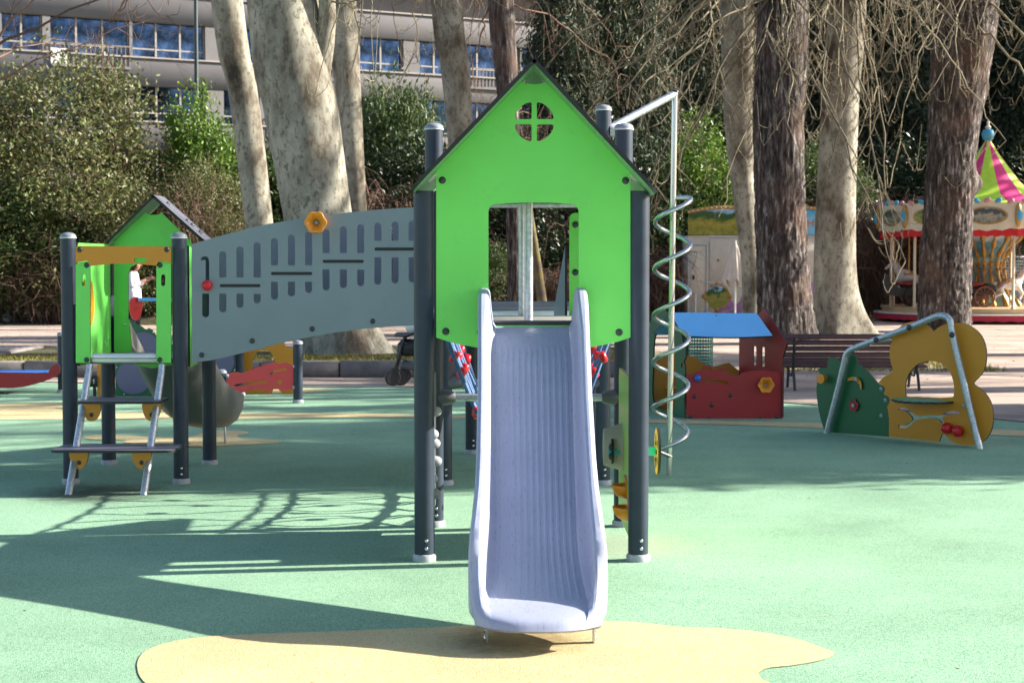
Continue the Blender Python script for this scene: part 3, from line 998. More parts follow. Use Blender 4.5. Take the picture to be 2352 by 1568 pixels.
# drooping chestnut twigs
def starts(prof, d, n, seed, z0=(6.5, 10.5), L=(3.5, 7.0), drop=(0.45, 1.05), ya=None, az=None):
    rg = random.Random(seed)
    out = []
    for i in range(n):
        a = rg.uniform(*az) if az else rg.uniform(0, 2 * PI)
        z = rg.uniform(*z0)
        x = float(np.interp(z, prof[1], prof[0]))
        out.append((x, d, z, math.cos(a), math.sin(a), rg.uniform(*L), rg.uniform(*drop)))
    return out
drooping(t8, starts(p8, 31.0, 30, 3, az=(-PI * 1.1, -0.4), L=(2.5, 5.5)), M['twig'], 31, n_sub=9)
drooping(t10, starts(p10, 36.5, 34, 5, az=(-PI * 1.1, -0.4), z0=(7, 11.0), L=(2.5, 6.5), drop=(0.5, 1.1)), M['twig'], 32, n_sub=10)
drooping(t9, starts(p9, 34.0, 20, 9, z0=(7, 10), az=(-PI * 1.1, -0.3)), M['twig'], 33, n_sub=9)
drooping(t7, starts(p7, 35.0, 12, 19, z0=(6.5, 9), az=(-PI, 0)), M['twig'], 34, n_sub=9)
drooping(t2, starts(p2, 24.6, 7, 11, z0=(5.6, 8), L=(3, 5.5), drop=(0.2, 0.5), az=(-1.3, 0.3)), M['twig'], 35, n_sub=7)
drooping(t1, starts(p1, 27.0, 5, 12, z0=(6, 8.5), L=(3, 5), drop=(0.2, 0.6), az=(PI * 0.8, PI * 1.4)), M['twig_red'], 36, n_sub=7)
drooping(t4, starts(p4, 33.0, 10, 13, z0=(7.5, 9.5), L=(3, 6), drop=(0.2, 0.55)), M['twig'], 37, n_sub=8)
drooping(t5, starts(p5, 39.0, 10, 14, z0=(7, 10), L=(3, 6), drop=(0.2, 0.6)), M['twig_red'], 38, n_sub=9)

# ------------------------------------------------------------------ shrubs and evergreens of the bank
def blobs_round(w, h, n, seed):
    rg = random.Random(seed)
    out = [((0, 0, h * 0.5), (w * 0.42, w * 0.40, h * 0.48))]
    for i in range(n):
        a, z = rg.uniform(0, 2 * PI), rg.uniform(0.12, 0.86) * h
        k = math.sin(PI * min(1, 0.22 + 0.74 * z / h)) * w * 0.40
        r = rg.uniform(0.12, 0.24) * w
        out.append(((math.cos(a) * k, math.sin(a) * k, z), (r, r, r * rg.uniform(0.8, 1.25))))
    return out
BM = {
    'slim': (bush_mesh('slim', blobs_round(2.4, 5.4, 24, 6), 17000, 0.14, 0.07, M['leaf_bright'], clump=0.12), 2.4, 5.4),
    'laurel': (bush_mesh('laurel', blobs_round(4, 5, 22, 1), 26000, 0.17, 0.07, M['leaf_laurel']), 4, 5),
    'olive': (bush_mesh('olive', blobs_round(4, 5, 24, 2), 36000, 0.105, 0.055, M['leaf_olive'], clump=0.12), 4, 5),
    'bright': (bush_mesh('bright', blobs_round(4, 5, 18, 3), 24000, 0.17, 0.075, M['leaf_bright']), 4, 5),
    'dark': (bush_mesh('dark', blobs_round(4, 5, 20, 4), 24000, 0.18, 0.08, M['leaf_dark']), 4, 5),
    'conifer': (bush_mesh('conifer', [((0, 0, 12 - i * 0.95), (0.5 + i * 0.26, 0.5 + i * 0.26, 0.9)) for i in range(12)]
                + [((math.cos(i * 2.4) * (0.5 + i * 0.105), math.sin(i * 2.4) * (0.5 + i * 0.105), 11.4 - i * 0.41), (0.75, 0.75, 0.6)) for i in range(27)], 46000, 0.30, 0.075, M['leaf_conifer'], droop=0.9, clump=0.28, shell=(0.4, 1.1)), 7, 12.5),
}
SM = {
    'stems': stems_mesh('stems', 26, 4.6, 1.6, M['twig_red'], 0.03, 3),
    'brush': stems_mesh('brush', 110, 4.2, 2.2, M['twig_red'], 0.028, 5, sub=9, droop=0.5),
    'brush2': stems_mesh('brush2', 90, 4.6, 2.6, M['twig_red'], 0.026, 8, sub=10, droop=0.9, arch=0.9),
}
def bank_z(y):
    return 0.15 if y < 46 else 0.15 + (y - 46) * 0.06
def shrub(name, kind, px, top_py, wpx, d, label, cat='shrub', group=None, rz=None, depth=1.0, base=None):
    """evergreen whose crown spans wpx and reaches top_py at distance d"""
    me, w0, h0 = BM[kind]
    b = W(px, 605, d)
    z0 = bank_z(d) if base is None else base
    h = W(px, top_py, d).z - z0
    w = wpx * d / FPX
    t = thing(name, (b.x, d, z0), label, cat, group)
    rz = random.uniform(0, 6.28) if rz is None else rz
    s = (w / w0, w / w0 * depth, h / h0)
    obj('foliage', me, t, (b.x, d, z0), (0, 0, rz), s)
    if kind == 'conifer':
        tube('trunk', [(b.x, d, z0 - 0.2), (b.x, d, z0 + h * 0.5), (b.x, d, z0 + h * 0.95)], [0.3, 0.2, 0.04], M['bark_dark'], t, 10)
    else:
        obj('stems', SM['stems'], t, (b.x, d, z0 - 0.1), (0, 0, rz), (s[0], s[1], s[2]))
    return t
def brush(px, top_py, wpx, d, label, kind='brush', base=None):
    b = W(px, 605, d)
    z0 = bank_z(d) if base is None else base
    h = W(px, top_py, d).z - z0
    w = wpx * d / FPX
    me = SM[kind]
    t = thing('bare_shrub', (b.x, d, z0), label, 'shrub', 'bare shrubs on the bank')
    return obj('bare_twigs', me, t, (b.x, d, z0 - 0.1), (0, 0, random.uniform(0, 6.28)), (w / 3.6, w / 3.6, h / 4.2))
EV = 'evergreen shrubs on the bank'
shrub('evergreen_shrub', 'olive', 160, 118, 500, 43.0, 'tall olive-green shrub filling the left edge below the flats', group=EV)
shrub('evergreen_shrub', 'olive', -110, 170, 420, 44.0, 'olive-green shrub cut by the left edge of the picture', group=EV)
shrub('evergreen_shrub', 'laurel', 60, 420, 340, 41.8, 'low dark-leaved shrub above the pale rocks', group=EV)
shrub('evergreen_shrub', 'slim', 460, 205, 190, 44.5, 'yellow-green sunlit shrub below the lamp post', group=EV)
shrub('evergreen_shrub', 'olive', 330, 420, 300, 42.2, 'olive shrub behind the small gable roof', group=EV)
shrub('evergreen_shrub', 'olive', 470, 370, 240, 42.6, 'brownish shrub left of the slender plane tree', group=EV)
shrub('evergreen_shrub', 'laurel', 700, 330, 420, 46.0, 'evergreen shrub showing either side of the massive plane trunk', group=EV)
shrub('evergreen_shrub', 'laurel', 900, 190, 260, 47.0, 'glossy shrub between the narrow plane trunk and the tower post', group=EV)
shrub('evergreen_shrub', 'dark', 1000, 330, 320, 45.0, 'dark shrub behind the left tower post tops', group=EV)
shrub('evergreen_shrub', 'laurel', 1120, 560, 170, 40.8, 'glossy pale-leaved laurel low in the tower window', group=EV)
shrub('evergreen_shrub', 'dark', 1230, 380, 330, 44.5, 'dark laurel filling the tower window', group=EV)
shrub('evergreen_shrub', 'slim', 1610, 265, 200, 45.0, 'bright green laurel beside the spiral pole top', group=EV)
shrub('evergreen_shrub', 'laurel', 1545, 400, 220, 44.5, 'glossy laurel behind the spiral climber', group=EV)
shrub('evergreen_shrub', 'dark', 1450, 300, 330, 48.0, 'dark laurel behind the right roof slope', group=EV)
shrub('evergreen_shrub', 'laurel', 1880, 330, 260, 51.0, 'green shrub behind the kiosk roof', group=EV)
shrub('evergreen_shrub', 'laurel', 2040, 500, 230, 49.5, 'laurel between the flared plane tree and the carousel', group=EV)
shrub('evergreen_shrub', 'dark', 2120, 330, 330, 53.0, 'dark shrub behind the left end of the carousel', group=EV)
shrub('evergreen_shrub', 'laurel', 2330, 470, 280, 51.0, 'glossy laurel seen under the carousel valance', group=EV)
shrub('evergreen_shrub', 'dark', 2450, 330, 360, 53.0, 'dark shrub at the right edge behind the carousel', group=EV)
CO = 'conifers behind the playground'
for px, top, w, d, lb in ((1290, -180, 330, 52, 'dark conifer rising behind the right side of the gable peak'), (1420, -320, 380, 54, 'grey-green conifer above the right roof slope'),
                          (1590, -380, 400, 57, 'conifer behind the arm of the spiral climber'), (1740, -300, 360, 60, 'conifer behind the thick dark chestnut trunk'),
                          (1900, -280, 380, 61, 'conifer behind the flared plane tree'), (2060, -320, 400, 60, 'conifer behind the hanging twigs left of the carousel'),
                          (2240, -300, 400, 62, 'conifer behind the burred chestnut'), (2410, -360, 400, 60, 'conifer at the right edge above the carousel tent'),
                          (2600, -300, 420, 61, 'conifer just beyond the right edge of the picture'), (2790, -280, 430, 58, 'second conifer beyond the right edge of the picture'), (2990, -320, 440, 59, 'third conifer beyond the right edge of the picture'), (3200, -300, 440, 57, 'outermost conifer beyond the right edge of the picture')):
    shrub('conifer', 'conifer', px, top, w, d, lb, 'tree', CO)
for px, top, w, d, lb, k in ((330, 250, 220, 45.5, 'bare shrub behind the small gable roof', 'brush'), (640, 200, 300, 44.5, 'bare shrub behind the massive plane trunk', 'brush2'), (455, 300, 200, 41.5, 'reddish bare shrub in front of the yellow-green bush', 'brush'), (900, 60, 280, 43.5, 'bare shrub with arching twigs right of the plane trunks', 'brush2'),
                          (1010, 250, 240, 41.5, 'bare shrub behind the left tower post', 'brush2'), (1180, 60, 260, 46.0, 'bare shrub behind the gable peak', 'brush'),
                          (1330, 180, 300, 44.0, 'tangled bare shrub right of the gable', 'brush2'), (1460, 380, 260, 42.5, 'bare shrub behind the right eave', 'brush2'),
                          (1250, 470, 240, 41.2, 'bare tangled shrub in the tower window', 'brush2'), (1990, 150, 330, 47.0, 'brown tangled shrub between plane tree and chestnut', 'brush2'),
                          (2080, 260, 300, 46.0, 'brown tangled shrub left of the carousel', 'brush2'), (2300, 120, 300, 50.0, 'bare shrub above the carousel tent', 'brush2'),
                          (120, 470, 320, 41.2, 'bare shrub in front of the left evergreens', 'brush'), (1870, 250, 240, 48.0, 'bare shrub between the two big trunks', 'brush2')):
    brush(px, top, w, d, lb, k)

# pale stones along the foot of the bank
def rock_mesh(seed):
    bm = bmesh.new()
    bmesh.ops.create_icosphere(bm, subdivisions=2, radius=1)
    for v in bm.verts:
        n = noise.fractal(v.co * 1.3 + Vector((seed * 5, 0, 0)), 1, 2, 3)
        v.co *= 1 + 0.35 * n
        v.co.x *= 1.25
    return bm_mesh('rock', bm, M['rock'])
RM = [rock_mesh(i) for i in range(4)]
for i, (px, py, w) in enumerate(((-20, 738, 26), (18, 742, 30), (48, 735, 36), (72, 742, 20), (98, 733, 30), (118, 737, 26), (137, 734, 30), (188, 738, 30), (290, 740, 26))):
    p = G(px, py)
    r = w * p.y / FPX / 2
    o = obj('rock', RM[i % 4], None, (p.x, p.y, r * 0.55), (0, 0, i * 1.7), (r, r * 0.9, r * 1.0))
    side = ['half cut by the left edge', 'leftmost whole one', 'tall pointed one', 'small one beside the tall pointed one', 'broad one', 'low one', 'one beside the small tower post', 'one left of the small tower opening', 'one inside the small tower window'][i]
    props(o, 'pale rock at the foot of the bank, ' + side, 'rock', 'rocks along the bank')

# ------------------------------------------------------------------ trees to the right of the picture that shade the playground
def side_tree(x, y, r, h, spread, seed, label, mat, n1=11):
    t = thing('plane_tree', (x, y, 0), label, 'tree', 'plane trees right of the picture')
    V, F = tube_geo([(x, y, -0.1), (x + 0.05, y, 0.5), (x + 0.1, y + 0.05, 2.5), (x, y + 0.1, h * 0.6), (x + 0.1, y, h)], [r * 1.4, r * 1.1, r, r * 0.9, r * 0.7], 20)
    obj('trunk', mesh('trunk', V, F, mat, True), t)
    bare_crown(t, (x + 0.1, y, h - 0.2), r * 1.3, h * 0.5, spread, seed, M['twig'], n1=n1, n2=11, n3=10)
    return t
SIDE = [(15.5, 21.0, 0.5, 8.0, 4.5, 74), (19.0, 25.0, 0.55, 9.0, 5.0, 75), (18.5, 28.6, 0.5, 9.0, 4.0, 76), (25.0, 46.0, 0.5, 9.0, 6.0, 77)]
for i, (x, y, r, h, s, sd_) in enumerate(SIDE):
    side_tree(x, y, r, h, s, sd_, 'bare plane tree standing right of the picture, ' + ['level with the bench', 'beyond the bench', 'third of the row', 'farthest of the row'][i], M['bark_plane'])

# unseen hollies, added to throw the deep band of shade behind the tower
for i, (x, y, w, h, z0) in enumerate(((12.4, 14.4, 3.5, 7.8, 1.6), (15.2, 17.2, 3.0, 8.0, 2.0), (10.8, 17.4, 2.2, 4.4, 1.4))):
    T = thing('shade_holly', (x, y, 0), 'unseen holly added right of the picture to cast shade, ' + ('nearest the camera', 'behind the nearest', 'the small one')[i], 'tree', 'hollies added to cast shade')
    for q, k in (((0, 1.0), (2.1, 0.66)) if i == 0 else ((0, 0.9),)):
        obj('foliage', BM['dark'][0], T, (x, y, z0 + (1 - k) * 1.2), (0, 0, i * 1.3 + q), (w / 4 * k, w / 4 * k, h / 5 * (k + 0.1 * (k < 1))))
    tube('trunk', [(x, y, -0.1), (x, y, z0 + h * 0.4), (x, y, z0 + h * 0.85)], [0.2, 0.14, 0.05], M['bark_dark'], T, 12)

# bare tree at the left whose boughs cross the flats
p_ = W(-70, 605, 37.0)
TL = thing('bare_tree', (p_.x, 37.0, 0), 'dark bare tree at the left edge with branches crossing the flats', 'tree')
tube('trunk', [(p_.x, 37, -0.1), (p_.x + 0.1, 37, 2.5), (p_.x + 0.2, 37.1, 6.4)], [0.16, 0.12, 0.07], M['bark_dark'], TL, 14)
bare_crown(TL, (p_.x + 0.2, 37.1, 6.3), 0.075, 2.5, 4.2, 91, M['twig_red'], n1=7, n2=6, n3=6, up=0.5)
# ------------------------------------------------------------------ the big play structure
PS = thing('play_structure', (-0.4, 9.4, 0), 'large play structure: two green gabled towers joined by a grey bridge, with a lavender slide', 'play structure')
def dome_mesh(r, h, mat, n=14):
    prof = [(r * math.cos(a), h * math.sin(a)) for a in [R(x) for x in (0, 18, 36, 54, 70, 84)]]
    return lathe_mesh([(r, -0.002)] + prof, mat, n)
BOLT = dome_mesh(0.0185, 0.012, M['bolt'])
SCREW = dome_mesh(0.009, 0.005, M['screw'], 10)
def bolt(p, parent, direction=(0, -1, 0), me=None, name='bolt', s=1.0):
    q = Vector(direction).to_track_quat('Z', 'Y').to_euler()
    return obj(name, me or BOLT, parent, p, q, (s, s, s))
CAPM = lathe_mesh([(0.054, -0.004), (0.0545, 0.004), (0.050, 0.014), (0.036, 0.024), (0.016, 0.029), (0.002, 0.030)], M['cap'], 24)
RINGM = lathe_mesh([(0.0525, -0.012), (0.056, -0.010), (0.056, -0.004), (0.0525, -0.003)], M['capring'], 24)
COLM = lathe_mesh([(0.050, 0.0), (0.060, 0.0), (0.060, 0.026), (0.056, 0.034), (0.050, 0.036)], M['collar'], 24)
POSTM = {}
def post(x, y, h, parent, r=0.051, bolts=True, cap=True):
    key = round(h, 3)
    if key not in POSTM:
        POSTM[key] = lathe_mesh([(r, 0.0), (r, h * 0.3), (r, h * 0.7), (r, h)], M['post'], 28)
    p = obj('post', POSTM[key], parent, (x, y, 0))
    if cap:
        obj('post_cap', CAPM, p, (x, y, h))
        obj('cap_ring', RINGM, p, (x, y, h))
    obj('base_collar', COLM, p, (x, y, 0.008))
    if bolts:
        for z in (0.075, 0.115):
            bolt((x + 0.012, y - r + 0.001, z), p, (0.15, -1, 0), SCREW, 'screw')
    return p
FLx, FRx, FY = -0.440, 0.635, 8.27
post(FLx, FY, 1.86, PS, cap=False); post(FRx, FY, 1.86, PS, cap=False)
RY = 9.36
post(-0.440, RY, 2.26, PS); post(0.630, RY, 2.26, PS)
TY = 11.13
post(-0.455, TY, 2.05, PS); post(0.613, TY, 2.53, PS)
post(-0.315, 12.95, 1.9, PS); post(0.60, 12.95, 1.9, PS)

# front gable panel
PY = 8.245
Ppx = [(1002, 775)] + [(1002 + (1448 - 1002) * t, 775 + 34 * math.sin(PI * t) ** 0.8) for t in [i / 16 for i in range(1, 16)]] + [(1448, 775), (1448, 374)]
Ppx += [(1262, 181)] + [(1227 - 35 * math.cos(R(180 - a)), 181 + 13 * math.sin(R(a))) for a in range(20, 180, 20)][::1] + [(1192, 181), (1002, 372)]
hole = [(1122, 747)] + [(1122, 490)] + [(1140 - 18 * math.cos(R(a)), 487 - 18 * math.sin(R(a))) for a in range(10, 91, 16)]
hole += [(1180, 466), (1225, 465), (1270, 466)] + [(1311 + 18 * math.sin(R(a)), 487 - 18 * math.cos(R(a))) for a in range(0, 91, 18)] + [(1329, 490), (1329, 747)]
def quad_win(cx, cy, r, g, sx, sy):
    """quarter-round pane opening with softened corners"""
    pts = []
    for a in range(6, 85, 8):
        pts.append((cx + sx * (r * math.cos(R(a))), cy + sy * (r * math.sin(R(a)))))
    a0 = math.asin(g / r)
    o = [(cx + sx * (r - 1.5), cy + sy * (g + 2.5)), (cx + sx * (r - 4), cy + sy * g), (cx + sx * (g + 4), cy + sy * g), (cx + sx * (g + 1), cy + sy * (g + 1)),
         (cx + sx * g, cy + sy * (g + 4)), (cx + sx * g, cy + sy * (r - 4)), (cx + sx * (g + 2.5), cy + sy * (r - 1.5))]
    mid = [(cx + sx * r * math.cos(R(a)), cy + sy * r * math.sin(R(a))) for a in range(78, 11, -8)]
    return o + mid
holes = [hole] + [quad_win(1227, 280, 46, 6, sx, sy) for sx in (-1, 1) for sy in (-1, 1)]
fp = wplate('front_panel', [Ppx] + holes, PY, 0.014, [M['green'], M['core'], M['green']], PS)
for x, y in ((1016, 414), (1437, 415), (1024, 761), (1422, 763), (1104, 763), (1346, 763)):
    bolt(W(x, y, PY), fp)
for x, y in ((1205, 186), (1248, 187), (1020, 367), (1430, 368)):
    c = W(x, y, PY)
    obj('end_cap', box_mesh((0.024, 0.004, 0.012), M['collar'], 0.002), fp, (c.x, c.y - 0.001, c.z), (0, R(-48 if x < 1227 else 48), 0))

# roof of the front tower
def roof(parent, ridge, eave_l, eave_r, y0, y1, th=0.020):
    for nm, ev, sgn in (('roof_slab', eave_l, -1), ('roof_slab', eave_r, 1)):
        rx, rz = ridge
        ex, ez = ev
        L = math.hypot(ex - rx, ez - rz)
        ux = Vector(((ex - rx) / L, 0, (ez - rz) / L))
        D = y1 - y0
        rr = 0.085
        out = [(0.003, 0), (0.003, D)] + [(L - rr + rr * math.sin(R(a)), D - rr + rr * math.cos(R(a))) for a in range(0, 91, 15)] + \
              [(L - rr + rr * math.cos(R(a)), rr - rr * math.sin(R(a))) for a in range(0, 91, 15)]
        if sgn > 0:
            o = plate(nm, [out], th, [M['roof_grey'], M['core'], M['roof_under']], parent, o=Vector((rx, y0, rz)), ex=ux, ey=Vector((0, 1, 0)))
        else:
            o = plate(nm, [[(a, -b) for a, b in out]], th, [M['roof_grey'], M['core'], M['roof_under']], parent, o=Vector((rx, y0, rz)), ex=ux, ey=Vector((0, -1, 0)))
        n = Vector((-(ez - rz) / L * sgn, 0, abs(ex - rx) / L)) if sgn > 0 else Vector(((ez - rz) / L, 0, abs(ex - rx) / L))
        for s in (0.09, 0.28, L * 0.62, L - 0.12):
            for yy in ((y0 + 0.25, y1 - 0.1) if y1 - y0 > 0.8 else (y0 + 0.19,)):
                p = Vector((rx, 0, rz)) + ux * s
                bolt((p.x + n.x * 0.001, yy, p.z + n.z * 0.001), o, n)
roof(PS, (0.108, 2.488), (-0.497, 1.862), (0.708, 1.850), 8.02, 9.25)
# battens tying the roof to the gable
for sx, a, b in ((-1, (0.06, 2.40), (-0.42, 1.905)), (1, (0.155, 2.40), (0.63, 1.905))):
    m_ = ((a[0] + b[0]) / 2, (a[1] + b[1]) / 2); L = math.hypot(a[0] - b[0], a[1] - b[1])
    box('roof_batten', (m_[0], 8.30, m_[1]), (L, 0.05, 0.022), M['alu'], PS, 0.004, (0, math.atan2(-(b[1] - a[1]), b[0] - a[0]), 0))

# deck of the front tower
DZ = 1.205
deck = box('deck', (0.0975, 8.83, DZ - 0.012), (0.97, 1.06, 0.024), M['deck'], PS, 0.003)
box('deck_nosing', (0.0975, 8.285, DZ - 0.048), (0.95, 0.025, 0.046), M['alu'], deck, 0.003)
box('deck_edge', (0.0975, 8.287, DZ + 0.004), (0.95, 0.03, 0.012), M['grey_p'], deck, 0.002)
# hand bar in the slide opening and the rail behind it
hb = tube('hand_bar', [(0.085, 8.46, DZ), (0.085, 8.46, 1.97)], 0.0225, M['galv'], PS, 14)
rr_ = tube('rear_rail', [(-0.42, 9.30, 1.83), (0.61, 9.30, 1.83)], 0.019, M['galv'], PS, 12)
tube('rear_upright', [(0.055, 9.30, DZ), (0.055, 9.30, 1.82)], 0.019, M['galv'], rr_, 12)
rp = plate('rear_panel', [rrect(0.325, 1.17, 0.575, 1.785, 0.03)], 0.014, [M['green'], M['core'], M['green']], PS, o=Vector((0, 9.40, 0)))
for z in (1.22, 1.45, 1.72):
    bolt((0.36, 9.398, z), rp)
plate('side_board', [[(0, 1.10), (0.5, 1.10), (0.5, 1.22), (0.0, 1.60)]], 0.014, [M['slate'], M['core'], M['slate']], PS, o=Vector((0.315, 9.42, 0)), ex=Vector((-0.10, 0.995, 0)), ey=Vector((0, 0, 1)))

# side panels under the deck
sp = plate('activity_panel', [rrect(8.40, 0.10, 9.24, 0.92, 0.06) + []], 0.014, [M['lime'], M['core'], M['lime']], PS, o=Vector((0.612, 0, 0)), ex=Vector((0, 1, 0)))
axz, axy = 0.488, 8.9
tube('axle', [(0.52, axy, axz), (0.80, axy, axz)], 0.024, M['cyan'], sp, 14)
# housing: truncated cone drum
V, F = tube_geo([(0.598, 9.0, 0.50), (0.50, 9.0, 0.50)], [0.13, 0.10], 20)
obj('drum_housing', smooth_by_angle(mesh('drum', V, F, simple('beige_plastic', (0.42, 0.40, 0.35), 0.5)), 40), sp)
def disc(name, c, r, th, mats, parent, axis='x', n=36, holes=()):
    if axis == 'x':
        return plate(name, [circ(0, 0, r, n)] + [circ(a, b, q, 14) for a, b, q in holes], th, mats, parent, o=Vector(c), ex=Vector((0, 1, 0)))
    return plate(name, [circ(0, 0, r, n)] + [circ(a, b, q, 14) for a, b, q in holes], th, mats, parent, o=Vector(c))
wh = disc('turning_wheel', (0.795, axy, axz), 0.125, 0.016, [M['lime'], M['core'], M['orange']], sp, holes=[(0.075 * math.cos(R(a)), 0.075 * math.sin(R(a)), 0.026) for a in range(0, 360, 72)])
for a in range(0, 360, 90):
    bolt((0.779, axy + 0.045 * math.cos(R(a)), axz + 0.045 * math.sin(R(a))), wh, (-1, 0, 0), s=0.8)
kn = disc('turning_knob', (0.548, axy, axz), 0.068, 0.012, [M['core'], M['core'], M['core']], sp)
for a in (40, 140, 220, 320):
    bolt((0.533, axy + 0.04 * math.cos(R(a)), axz + 0.04 * math.sin(R(a))), kn, (-1, 0, 0), s=1.1)
def scoop(y, z):
    V, F = [], []
    nu, nv = 8, 14
    for i in range(nu + 1):
        a = R(90 * i / nu)
        for j in range(nv + 1):
            b = R(180 * j / nv)
            r = 0.075
            V.append((0.600 - r * math.cos(a) * math.sin(b), y + r * math.cos(a) * math.cos(b), z - r * 0.95 * math.sin(a)))
    for i in range(nu):
        for j in range(nv):
            k = i * (nv + 1) + j
            F.append((k, k + 1, k + nv + 2, k + nv + 1))
    o = obj('scoop', mesh('scoop', V, F, M['orange'], True), sp)
    mo = o.modifiers.new('shell', 'SOLIDIFY'); mo.thickness = 0.005
    plate('scoop_tab', [rrect(-0.075, -0.06, 0.075, 0.045, 0.02)], 0.006, [M['orange']], o, o=Vector((0.597, y, z)), ex=Vector((0, 1, 0)))
scoop(8.62, 0.345); scoop(8.52, 0.245)
plate('flipper', [rrect(-0.05, -0.09, 0.05, 0.09, 0.03)], 0.02, [M['lime'], M['white_p'], M['lime']], sp, o=Vector((0.70, 8.95, 0.74)), ex=Vector((0.3, 0.95, 0)))
lp = plate('knob_panel', [rrect(8.40, 0.16, 9.24, 0.90, 0.06)], 0.014, [M['grey_p'], M['core'], M['grey_p']], PS, o=Vector((-0.425, 0, 0)), ex=Vector((0, 1, 0)))
KN = dome_mesh(0.03, 0.038, M['collar'])
for y, z in ((9.05, 0.69), (8.9, 0.53), (9.1, 0.41), (8.95, 0.25), (8.7, 0.6), (8.6, 0.38)):
    obj('grip_knob', KN, lp, (-0.424, y, z), (0, PI / 2, 0))
# cross bars with plastic sleeves
def crossbar(y, z, x0, x1, r=0.021):
    b = tube('cross_bar', [(x0, y, z), (x1, y, z)], r, M['galv'], PS, 14)
    for x, s in ((x0, 1), (x1, -1)):
        V, F = tube_geo([(x - s * 0.02, y, z), (x + s * 0.04, y, z), (x + s * 0.085, y, z), (x + s * 0.10, y, z)], [0.046, 0.046, 0.036, 0.027], 14)
        obj('sleeve', smooth_by_angle(mesh('sleeve', V, F, M['grey_p']), 50), b)
crossbar(RY, 0.742, -0.42, 0.61)
crossbar(TY, 0.70, -0.43, 0.60)

